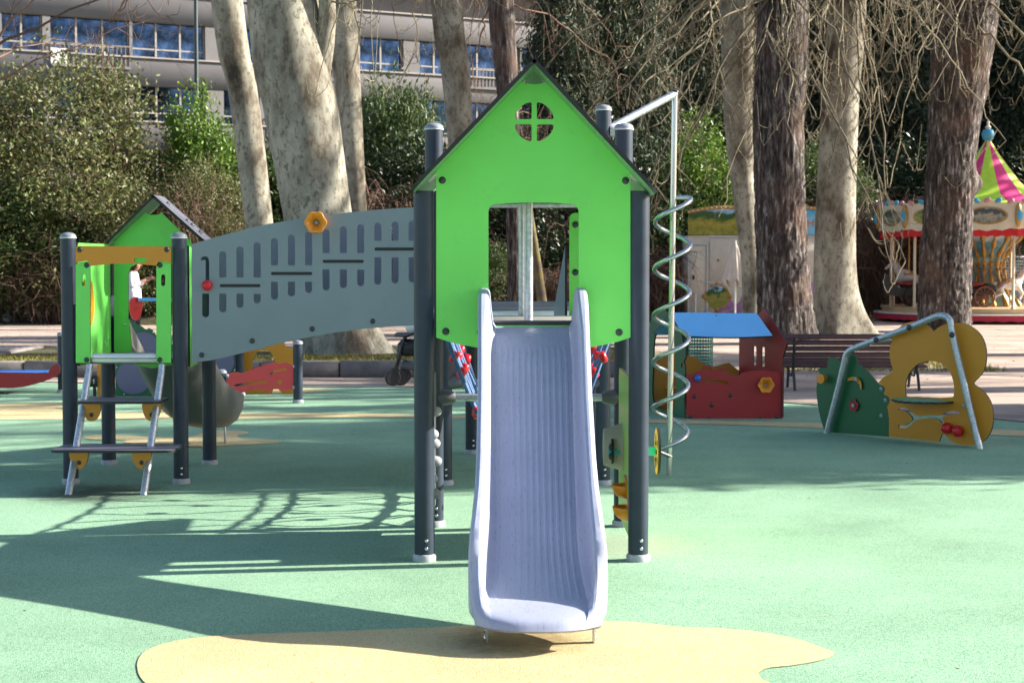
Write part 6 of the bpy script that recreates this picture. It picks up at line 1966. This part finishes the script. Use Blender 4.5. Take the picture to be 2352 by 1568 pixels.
# ------------------------------------------------------------------ painted kiosk caravan
def kiosk():
    D = 42.0
    x0, x1 = W(1580, 605, D).x, W(1888, 605, D).x
    z0, z1, z2 = W(0, 722, D).z, W(0, 541, D).z, W(0, 477, D).z
    T = thing('kiosk', ((x0 + x1) / 2, D + 1, 0), 'cream ticket kiosk trailer with painted country scenes behind the trunks', 'kiosk')
    box('body', ((x0 + x1) / 2, D + 1.05, (z0 + z1) / 2), (x1 - x0, 2.0, z1 - z0), M['cream'], T, 0.02)
    g = M['galv']
    xd = W(1627, 605, D).x
    d = box('door', ((x0 + xd) / 2, D + 0.035, (z0 + z1) / 2 - 0.1), (xd - x0 - 0.06, 0.03, z1 - z0 - 0.3), M['cream'], T, 0.01)
    for x in (x0 + 0.02, xd - 0.02):
        box('door_frame', (x, D + 0.02, (z0 + z1) / 2 - 0.1), (0.04, 0.05, z1 - z0 - 0.26), g, d)
    box('door_frame', ((x0 + xd) / 2, D + 0.02, z1 - 0.22), (xd - x0, 0.05, 0.04), g, d)
    box('handle', (x0 + 0.14, D + 0.0, 1.15), (0.05, 0.05, 0.11), M['black_p'], d, 0.01)
    xs = W(1752, 605, D).x
    zs = W(0, 648, D).z
    sh = box('shutter', ((xd + x1) / 2, D + 0.03, (zs + z1) / 2 - 0.02), (x1 - xd - 0.08, 0.03, z1 - zs - 0.06), M['cream'], T, 0.008)
    for z in (zs, z1 - 0.02):
        box('shutter_rail', ((xd + x1) / 2, D + 0.02, z), (x1 - xd, 0.05, 0.045), g, sh)
    box('latch', (W(1649, 605, D).x, D + 0.01, 1.58), (0.05, 0.03, 0.05), M['grey_p'], sh)
    # lower painted board
    m, nt, b = new_mat('painted_marble')
    n = tex(nt, 'Noise', 1.1, detail=2); r = ramp(nt, [(0.40, (0.62, 0.57, 0.44)), (0.49, (0.66, 0.60, 0.50)), (0.51, (0.45, 0.20, 0.45)), (0.60, (0.52, 0.26, 0.52))], 'LINEAR')
    nt.links.new(n.outputs['Fac'], r.inputs[0])
    v = tex(nt, 'Voronoi', 2.2, feature='DISTANCE_TO_EDGE'); r2 = ramp(nt, [(0.0, (0.35, 0.2, 0.18)), (0.012, (1, 1, 1))]); nt.links.new(v.outputs['Distance'], r2.inputs[0])
    nt.links.new(mixc(nt, 1.0, r.outputs[0], r2.outputs[0], 'MULTIPLY'), b.inputs['Base Color'])
    lb = box('painted_board', ((xd + x1) / 2, D + 0.03, (z0 + zs) / 2), (x1 - xd - 0.02, 0.03, zs - z0 - 0.05), m, T, 0.004)
    c = W(1647, 681, D)
    fr = disc('medallion_frame', (c.x, D + 0.012, c.z), 0.33, 0.03, [M['gold']], lb, axis='y')
    disc('medallion_scene', (c.x, D - 0.006, c.z), 0.285, 0.016, [painting('medallion_paint', (c.z - 0.28, c.z + 0.28), 6.0)], fr, axis='y')
    for a in (0, 90, 180, 270):
        obj('frame_boss', dome_mesh(0.06, 0.03, M['gold']), fr, (c.x + 0.33 * math.cos(R(a)), D + 0.012, c.z + 0.33 * math.sin(R(a))), (PI / 2, 0, 0))
    # arched header boards
    xm = W(1748, 605, D).x
    def header(xa, xb, name, mat, text=None):
        w = xb - xa
        out = [(xa, z1 + 0.02), (xb, z1 + 0.02)] + [(xb - w * t, z2 - 0.22 + 0.20 * math.sin(PI * (0.12 + 0.76 * t))) for t in [i / 12 for i in range(13)]]
        h = plate(name, [out], 0.05, [mat, M['gold']], T, o=Vector((0, D - 0.02, 0)))
        tp = [(xb - w * t, D - 0.03, z2 - 0.19 + 0.20 * math.sin(PI * (0.12 + 0.76 * t))) for t in [i / 16 for i in range(17)]]
        rim = tube('gilded_rim', tp, 0.045, M['gold'], h, 8)
        for i in range(0, 17):
            bq = obj('bulb', dome_mesh(0.018, 0.016, M['cream'], 8), rim, (tp[i][0], tp[i][1] - 0.043, tp[i][2]), (PI / 2, 0, 0))
        return h
    header(x0, xm + 0.02, 'painted_header', painting('header_paint', (z1, z2), 2.2, field=(0.23, 0.24, 0.02)))
    blue, nt, b = new_mat('sign_blue')
    n = tex(nt, 'Noise', 2.0); r = ramp(nt, [(0.35, (0.05, 0.33, 0.60)), (0.65, (0.30, 0.62, 0.80))]); nt.links.new(n.outputs['Fac'], r.inputs[0]); nt.links.new(r.outputs[0], b.inputs['Base Color'])
    h2 = header(xm + 0.05, x1 + 0.25, 'lettered_header', blue)
    q = W(1866, 538, D)
    obj('lettering', text_mesh("HE'", 0.24, simple('letter_orange', (0.62, 0.20, 0.02), 0.4)), h2, (q.x + 0.03, D - 0.03, q.z + 0.20), (PI / 2, 0, 0))
    box('drawbar', (x0 - 0.1, D + 0.3, z0 - 0.05), (1.4, 0.12, 0.08), g, T, 0.01)
    for x in (x0 + 0.9, x1 - 0.6):
        w = obj('wheel', lathe_mesh([(0.12, -0.07), (0.27, -0.08), (0.3, -0.05), (0.3, 0.05), (0.27, 0.08), (0.12, 0.07)], M['black_p'], 20), T, (x, D + 0.5, 0.3), (PI / 2, 0, 0))
    tube('step_rail', [(xd - 0.35, D - 0.25, 0), (xd - 0.35, D - 0.25, 0.72), (xd - 0.52, D - 0.02, 0.76)], 0.025, g, T, 8)
kiosk()

def parasol():
    D = 40.3
    c = W(1689, 605, D)
    T = thing('folded_parasol', (c.x, D, 0), 'folded white parasol standing in front of the kiosk', 'parasol')
    z1, z0 = W(0, 560, D).z, W(0, 645, D).z
    V, F = [], []
    seg, rings = 40, 8
    for i in range(rings):
        t = i / (rings - 1)
        z = z1 + (z0 - z1) * t
        r = 0.03 + 0.25 * t ** 0.8
        for k in range(seg):
            a = 2 * PI * k / seg
            rr = r * (1 + 0.30 * math.cos(8 * a) * t)
            dz = -0.10 * t * (0.5 - 0.5 * math.cos(8 * a)) + (0.06 if i == rings - 1 else 0) * math.cos(8 * a)
            V.append((c.x + rr * math.cos(a), D + rr * math.sin(a), z + dz))
    for i in range(rings - 1):
        for k in range(seg):
            k2 = (k + 1) % seg
            F.append((i * seg + k, i * seg + k2, (i + 1) * seg + k2, (i + 1) * seg + k))
    cl = simple('canvas', (0.62, 0.56, 0.50), 0.8)
    obj('canopy', mesh('canopy', V, F, cl, True), T)
    tube('pole', [(c.x, D, 0), (c.x, D, z1 + 0.08)], 0.025, M['white_p'], T, 8)
    box('foot', (c.x, D, 0.04), (0.5, 0.5, 0.08), M['stone'], T, 0.01)
parasol()

# ------------------------------------------------------------------ mesh fences
def fence(px0, px1, py_top, d0, d1, label, white=False):
    a, b = W(px0, 605, d0), W(px1, 605, d1)
    z1 = W(px0, py_top, (d0 + d1) / 2).z
    a.z = b.z = 0
    T = thing('mesh_fence', (a + b) / 2, label, 'fence', 'wire mesh fence panels')
    mt = M['galv']
    e = (b - a); L = e.length; e.normalize()
    n = max(1, round(L / 1.6))
    for i in range(n + 1):
        p = a + e * (L * i / n)
        tube('fence_post', [p, p + Vector((0, 0, z1 + 0.05))], 0.03, mt, T, 8)
    for z in (0.12, z1):
        tube('rail', [a + Vector((0, 0, z)), b + Vector((0, 0, z))], 0.018, mt, T, 6)
    tube('brace', [a + Vector((0, 0, 0.15)), a + e * min(1.2, L) + Vector((0, 0, z1 * 0.75))], 0.015, mt, T, 6)
    xs = int(L / 0.055); P = []
    for i in range(xs + 1):
        p = a + e * (L * i / xs)
        P.append([(p.x, p.y, 0.12), (p.x, p.y, z1 + 0.06)])
    for k in range(int((z1 - 0.12) / 0.09)):
        z = 0.12 + k * 0.09
        P.append([(a.x, a.y, z), (b.x, b.y, z)])
    P = np.array(P)
    V, F = tubes_np(P, np.full(P.shape[:2], 0.0042), 4)
    o = obj('wire_mesh', np_mesh('wire_mesh', V, F, mt), T); o['kind'] = 'stuff'
fence(1330, 1582, 562, 45.0, 44.5, 'grey wire mesh fence between the spiral climber and the kiosk')
fence(1985, 2125, 562, 48.0, 47.0, 'pale wire mesh fence behind the left side of the carousel')
fence(2290, 2520, 590, 48.0, 49.0, 'dark-backed wire mesh fence behind the right side of the carousel')

# ------------------------------------------------------------------ carousel
def carousel():
    cx_, cy_, RAD = 12.40, 43.3, 2.7
    C = Vector((cx_, cy_, 0))
    T = thing('carousel', C, 'small carousel with a magenta and lime striped tent roof at the right edge', 'carousel')
    red = simple('skirt_red', (0.40, 0.015, 0.045), 0.6)
    tan = simple('platform_tan', (0.60, 0.42, 0.24), 0.6)
    fr_red = simple('fringe_red', (0.55, 0.012, 0.02), 0.7)
    mag = simple('tent_magenta', (0.68, 0.03, 0.20), 0.6); lime = simple('tent_lime', (0.52, 0.78, 0.05), 0.6)
    pink = simple('trim_pink', (0.55, 0.22, 0.24), 0.5); blue = simple('trim_blue', (0.06, 0.30, 0.48), 0.5)
    crm = simple('valance_cream', (0.62, 0.54, 0.40), 0.5, var=0.12, vscale=3)
    # platform tiers and scalloped skirt
    obj('platform', lathe_mesh([(RAD - 0.05, 0.22), (RAD - 0.05, 0.36), (RAD, 0.36), (RAD, 0.385), (RAD - 0.2, 0.385), (0.1, 0.386)], tan, 72), T, C)
    obj('platform_step', lathe_mesh([(RAD + 0.02, 0.22), (RAD + 0.18, 0.22), (RAD + 0.18, 0.245), (RAD - 0.1, 0.25)], M['white_p'], 72), T, C)
    V, F = [], []
    n = 240
    for k in range(n):
        a = 2 * PI * k / n
        r = RAD + 0.16
        V += [(cx_ + r * math.cos(a), cy_ + r * math.sin(a), 0.235), (cx_ + r * math.cos(a), cy_ + r * math.sin(a), 0.055 + 0.03 * abs(math.sin(24 * a)))]
    for k in range(n):
        k2 = (k + 1) % n
        F.append((2 * k, 2 * k + 1, 2 * k2 + 1, 2 * k2))
    obj('skirt', mesh('skirt', V, F, red), T)
    obj('underframe', lathe_mesh([(RAD - 0.4, 0.0), (RAD - 0.4, 0.22), (0.2, 0.22)], M['black_p'], 32), T, C)
    # tent gores
    ng, za, zb = 12, 4.72, 3.02
    for g in range(ng):
        a0, a1 = 2 * PI * g / ng, 2 * PI * (g + 1) / ng
        V, F = [], []
        for i in range(7):
            t = i / 6
            r = float(np.interp(t, [0, 0.2, 0.5, 0.7, 0.85, 1], [0.05, 0.32, 0.84, 1.22, 1.75, RAD - 0.1]))
            z = float(np.interp(t, [0, 0.2, 0.5, 0.7, 0.85, 1], [za, 4.28, 3.6, 3.2, 3.06, 2.96]))
            for j in range(4):
                a = a0 + (a1 - a0) * j / 3
                sg = 1 - 0.02 * math.sin(PI * j / 3) * t
                V.append((cx_ + r * sg * math.cos(a), cy_ + r * sg * math.sin(a), z))
        for i in range(6):
            for j in range(3):
                k = i * 4 + j
                F.append((k, k + 4, k + 5, k + 1))
        obj('tent_gore', mesh('gore', V, F, mag if g % 2 else lime, True), T)
    fin = obj('finial', lathe_mesh([(0.05, 4.66), (0.13, 4.74), (0.17, 4.86), (0.13, 4.96), (0.06, 5.0)], blue, 20), T, C)
    obj('finial_tip', lathe_mesh([(0.06, 5.0), (0.08, 5.04), (0.03, 5.10), (0.04, 5.16), (0.005, 5.24)], M['cream'], 14), fin, C)
    # valance boards
    nb = 12
    wv = 2 * (RAD + 0.02) * math.tan(PI / nb)
    scenes = [painting('valance_a', (2.4, 2.95), 4.0, skyc=(0.15, 0.4, 0.5)), painting('valance_b', (2.4, 2.95), 7.0, field=(0.12, 0.13, 0.12), field2=(0.4, 0.36, 0.26), far=(0.06, 0.07, 0.07))]
    letter = simple('letter_brown', (0.35, 0.10, 0.04), 0.5)
    for k in range(nb):
        a = -PI / 2 + 2 * PI * (k + 0.47) / nb
        out_n = Vector((math.cos(a), math.sin(a), 0))
        ex = Vector((-math.sin(a), math.cos(a), 0))
        o = C + out_n * (RAD + 0.02) - ex * (wv / 2)
        top = [(wv * i / 16, 2.98 + 0.05 * math.sin(PI * i / 16) + 0.035 * math.cos(i * PI / 4)) for i in range(17)][::-1]
        bot = [(wv * i / 16, 2.36 - 0.05 * math.sin(PI * i / 16) - 0.02 * math.cos(i * PI / 2)) for i in range(17)]
        vb = plate('valance_board', [bot + top], 0.03, [crm, M['gold'], crm], T, o=o, ex=ex, ey=Vector((0, 0, 1)))
        oo = C + out_n * (RAD + 0.035) - ex * 0
        fr = plate('scene_frame', [circ(0, 2.67, wv * 0.34, 24, 0.22)], 0.015, [M['gold']], vb, o=oo, ex=ex)
        sc_ = plate('scene', [circ(0, 2.67, wv * 0.305, 24, 0.185)], 0.012, [crm if k == 0 else scenes[k % 2]], fr, o=C + out_n * (RAD + 0.048), ex=ex)
        if k == 0:
            for s, z in (('ra', 2.67), ('T', 2.52)):
                lt_ = obj('lettering', text_mesh(s, 0.2, letter, 0.002), sc_, C + out_n * (RAD + 0.052) + Vector((0, 0, z)) + ex * 0.12, (PI / 2, 0, a + PI / 2))
        for t, mm in ((0.12, pink), (0.32, blue), (0.5, pink), (0.68, blue), (0.88, pink)):
            q = C + out_n * (RAD + 0.03) + ex * (wv * (t - 0.5)) + Vector((0, 0, 3.0 + 0.05 * math.sin(PI * t)))
            bmq = bmesh.new(); bmesh.ops.create_uvsphere(bmq, u_segments=10, v_segments=7, radius=0.075)
            bmesh.ops.scale(bmq, vec=(1.3, 0.7, 0.8), verts=bmq.verts)
            obj('scroll', bm_mesh('scroll', bmq, mm, True), vb, q, (0, R(25 if t < 0.5 else -25), a + PI / 2))
        # corner ornament
        q = o
        bmq = bmesh.new(); bmesh.ops.create_uvsphere(bmq, u_segments=12, v_segments=8, radius=0.1)
        bmesh.ops.scale(bmq, vec=(1.0, 0.6, 3.0), verts=bmq.verts)
        co = obj('corner_ornament', bm_mesh('ornament', bmq, M['gold'], True), vb, q + Vector((0, 0, 2.68)) + out_n * 0.02, (0, 0, a + PI / 2))
        obj('ornament_shield', dome_mesh(0.085, 0.03, blue), co, q + Vector((0, 0, 2.68)) + out_n * 0.085, out_n.to_track_quat('Z', 'Y').to_euler(), (1, 1.7, 1))
        # red fringe
        V, F = [], []
        for i in range(25):
            x = wv * i / 24
            V += [tuple(o - out_n * 0.05 + ex * x + Vector((0, 0, 2.42))), tuple(o - out_n * (0.05 - 0.02 * math.sin(i * 1.9)) + ex * x + Vector((0, 0, 2.15 + 0.03 * abs(math.sin(i * PI / 4)))))]
        for i in range(24):
            F.append((2 * i, 2 * i + 1, 2 * i + 3, 2 * i + 2))
        obj('fringe', mesh('fringe', V, F, fr_red, True), vb)
    # poles
    polem = simple('pole_cream', (0.60, 0.52, 0.36), 0.4)
    for k in range(nb):
        a = -PI / 2 + 2 * PI * (k + 0.97) / nb
        p = C + Vector((math.cos(a), math.sin(a), 0)) * (RAD - 0.22)
        tube('pole', [p + Vector((0, 0, 0.38)), p + Vector((0, 0, 0.45)), p + Vector((0, 0, 2.5))], [0.07, 0.035, 0.035], polem, T, 10)
    # hourglass centre column with painted panels and gilt ribs
    pan_b = painting('column_sky', (1.0, 2.2), 1.5, field=(0.10, 0.25, 0.28), far=(0.10, 0.28, 0.36), field2=(0.25, 0.42, 0.36), skyc=(0.08, 0.30, 0.42))
    prof = [(0.85, 0.38), (0.62, 0.8), (0.45, 1.25), (0.42, 1.45), (0.52, 1.75), (0.82, 2.15), (0.95, 2.4)]
    col = obj('centre_column', lathe_mesh(prof, pan_b, 8), T, C, (0, 0, R(22.5 - 90)))
    for k in range(8):
        a = 2 * PI * k / 8 + R(22.5 - 90) + R(22.5) * 0
        pts = [C + Vector((math.cos(a) * r * 1.01, math.sin(a) * r * 1.01, z)) for r, z in prof]
        tube('gilt_rib', [tuple(x) for x in spline([tuple(p) for p in pts], False, 5)], [0.05 + 0.02 * math.sin(i * 1.3) for i in range(31)], M['gold'], col, 8)
        a2 = a + PI / 8
        tube('gilt_rib', [tuple(x) for x in spline([tuple(C + Vector((math.cos(a2) * r * 0.93, math.sin(a2) * r * 0.93, z))) for r, z in prof], False, 5)], [0.045 + 0.025 * math.sin(i * 1.7) for i in range(31)], M['gold'], col, 8)
    obj('ceiling', lathe_mesh([(0.3, 2.42), (RAD - 0.1, 2.42), (RAD - 0.1, 2.5), (0.3, 2.5)], fr_red, 36), T, C)
    return C, RAD
CC, CRAD = carousel()

def spoked_wheel(name, c, r, mat, parent, yaw=0.0, n=10):
    pts = [(r * math.cos(2 * PI * k / 28), 0, r * math.sin(2 * PI * k / 28)) for k in range(29)]
    M_ = Matrix.Translation(c) @ Matrix.Rotation(yaw, 4, 'Z')
    w = tube(name, [M_ @ Vector(p) for p in pts], 0.022, mat, parent, 7)
    for k in range(n):
        a = 2 * PI * k / n
        tube('spoke', [M_ @ Vector((0, 0, 0)), M_ @ Vector((r * math.cos(a), 0, r * math.sin(a)))], 0.010, mat, w, 5)
    obj('hub', lathe_mesh([(0.035, -0.03), (0.035, 0.03)], mat, 10), w, c, (PI / 2, 0, yaw))
    return w

# ------------------------------------------------------------------ carousel horses: one continuous skinned body each
def horse(c, yaw, label, coat, s=1.0):
    T = thing('carousel_horse', c, label, 'carousel horse', 'carousel horses')
    J = {'w': (0.22, 0, 0.62), 'm': (0.0, 0, 0.585), 'c': (-0.25, 0, 0.62), 'n1': (0.38, 0, 0.80), 'n2': (0.46, 0, 0.96), 'h1': (0.56, 0, 0.95), 'h2': (0.70, 0, 0.84), 'h3': (0.74, 0, 0.80),
         'fa1': (0.27, 0.09, 0.50), 'fa2': (0.46, 0.09, 0.42), 'fa3': (0.42, 0.09, 0.24), 'fa4': (0.46, 0.09, 0.20),
         'fb1': (0.27, -0.09, 0.50), 'fb2': (0.40, -0.09, 0.34), 'fb3': (0.30, -0.09, 0.20), 'fb4': (0.34, -0.09, 0.15),
         'ha1': (-0.27, 0.09, 0.50), 'ha2': (-0.20, 0.09, 0.36), 'ha3': (-0.40, 0.09, 0.24), 'ha4': (-0.46, 0.09, 0.06),
         'hb1': (-0.27, -0.09, 0.50), 'hb2': (-0.22, -0.09, 0.35), 'hb3': (-0.44, -0.09, 0.26), 'hb4': (-0.55, -0.09, 0.12)}
    RD = dict(w=0.16, m=0.145, c=0.165, n1=0.095, n2=0.07, h1=0.065, h2=0.04, h3=0.036)
    for k in J:
        if k not in RD:
            RD[k] = {'1': 0.075, '2': 0.045, '3': 0.027, '4': 0.030}[k[2]]
    E = [('c', 'm'), ('m', 'w'), ('w', 'n1'), ('n1', 'n2'), ('n2', 'h1'), ('h1', 'h2'), ('h2', 'h3')]
    for l, r in (('fa', 'w'), ('fb', 'w'), ('ha', 'c'), ('hb', 'c')):
        E += [(r, l + '1'), (l + '1', l + '2'), (l + '2', l + '3'), (l + '3', l + '4')]
    keys = list(J)
    me = bpy.data.meshes.new('h'); me.from_pydata([J[k] for k in keys], [(keys.index(a), keys.index(b)) for a, b in E], [])
    o = bpy.data.objects.new('h', me); COL.objects.link(o)
    o.modifiers.new('skin', 'SKIN'); sm = o.modifiers.new('sub', 'SUBSURF'); sm.levels = 2
    for k, sv in zip(keys, me.skin_vertices[0].data):
        sv.radius = (RD[k], RD[k]); sv.use_root = (k == 'm')
    bpy.context.view_layer.update()
    m2 = bpy.data.meshes.new_from_object(o.evaluated_get(bpy.context.evaluated_depsgraph_get()))
    bpy.data.objects.remove(o)
    m2.materials.clear(); m2.materials.append(coat)
    m2.polygons.foreach_set('use_smooth', [True] * len(m2.polygons))
    rot = (0, 0, yaw); sc = (s, s, s)
    b = obj('body', m2, T, c, rot, sc)
    MM = Matrix.LocRotScale(Vector(c), Euler(rot), Vector(sc))
    def pp(x, y, z): return MM @ Vector((x, y, z))
    hairm = simple('horse_hair', (0.55, 0.48, 0.36), 0.7)
    tube('tail', [pp(-0.40, 0, 0.66), pp(-0.52, 0, 0.62), pp(-0.60, 0, 0.45), pp(-0.66, 0, 0.30)], [0.03, 0.045, 0.04, 0.012], hairm, b, 8)
    tube('mane', [pp(0.46, 0, 1.06), pp(0.40, 0, 1.00), pp(0.30, 0, 0.86), pp(0.20, 0, 0.76)], [0.02, 0.035, 0.035, 0.015], hairm, b, 8)
    for y in (-0.035, 0.035):
        tube('ear', [pp(0.47, y, 1.0), pp(0.465, y * 1.2, 1.08)], [0.022, 0.004], coat, b, 6)
    V, F = [], []
    for i in range(9):
        x = -0.16 + 0.30 * i / 8
        for j in range(9):
            a = R(-75 + 150 * j / 8)
            rr = 0.165 + 0.03 * (abs(i - 4) / 4) ** 2
            V.append((x, rr * math.sin(a), 0.59 + rr * math.cos(a)))
    for i in range(8):
        for j in range(8):
            k = i * 9 + j
            F.append((k, k + 1, k + 10, k + 9))
    sd_ = obj('saddle', mesh('saddle', V, F, simple('saddle', (0.42, 0.26, 0.06), 0.5), True), T, c, rot, sc)
    tube('pole', [pp(0.03, 0, -0.05), pp(0.03, 0, 2.05 / s)], 0.018, M['gold'], T, 8)
coatw = simple('horse_white', (0.66, 0.64, 0.62), 0.35, var=0.05)
p = W(2318, 605, 42.2); horse((p.x, 42.2, 0.45), 0.15, 'white carousel horse with a yellow saddle at the right edge', coatw, 0.85)
p = W(2090, 605, 43.4); horse((p.x, 43.4, 0.62), 2.6, 'white carousel horse left of the burred chestnut trunk', coatw, 0.9)
def carriage(px, d, label, mat, r, n, yaw=0.0):
    c = W(px, 605, d)
    T = thing('carousel_carriage', (c.x, d, 0.39), label, 'carousel carriage', 'carousel carriages')
    spoked_wheel('wheel', (c.x, d, 0.39 + r + 0.02), r, mat, T, yaw, n)
    spoked_wheel('wheel', (c.x, d + 0.55, 0.39 + r + 0.02), r, mat, T, yaw, n)
    bd = spline([(-0.55, 0.25), (0.35, 0.25), (0.45, 0.45), (0.30, 0.55), (0.0, 0.42), (-0.3, 0.45), (-0.5, 0.75), (-0.62, 0.7)], True, 3)
    k = plate('body', [bd], 0.42, [M['black_p']], T, o=Vector((c.x - 0.15, d + 0.07, 0.45)))
    box('seat', (c.x - 0.2, d + 0.28, 0.98), (0.4, 0.4, 0.06), simple('seat_red', (0.3, 0.02, 0.03), 0.6), T, 0.02)
brown = simple('wheel_brown', (0.16, 0.06, 0.03), 0.4)
carriage(2263, 41.9, 'dark carousel carriage with a brown spoked wheel right of the chestnut', brown, 0.25, 12)
carriage(2102, 42.6, 'black carousel carriage half hidden left of the chestnut', M['black_p'], 0.24, 12)

# ------------------------------------------------------------------ fallen leaves and grit on the rubber and gravel
def litter_bits(name, n, box_, z, size, mat, label):
    x0, x1, y0, y1 = box_
    P = np.stack([RNG.uniform(x0, x1, n), RNG.uniform(y0, y1, n), np.full(n, z)], axis=1)
    D = RNG.normal(size=(n, 3)); D[:, 2] = np.abs(D[:, 2]) * 0.15
    V, F = leaves_np(P, D, size * RNG.uniform(0.5, 1.3, n), size * 0.5 * RNG.uniform(0.5, 1.3, n))
    V[:, 2] = np.maximum(V[:, 2] * 0.5 + z * 0.5, z)
    props(obj(name, np_mesh(name, V, F, mat, False)), label, 'leaves', kind='stuff')
M['dead_leaf'] = leaf_mat('dead_leaf', [(0.06, 0.035, 0.02), (0.16, 0.09, 0.04), (0.26, 0.17, 0.09), (0.10, 0.08, 0.05)], 0.7, 0.1)
litter_bits('fallen_leaves', 150, (-5, 6, 5.2, 15), 0.0145, 0.022, M['dead_leaf'], 'scattered dry leaf bits on the rubber play surface')
litter_bits('gravel_litter', 2600, (-16, 20, 21.0, 40), 0.006, 0.06, M['dead_leaf'], 'dry leaves and twigs strewn over the gravel')
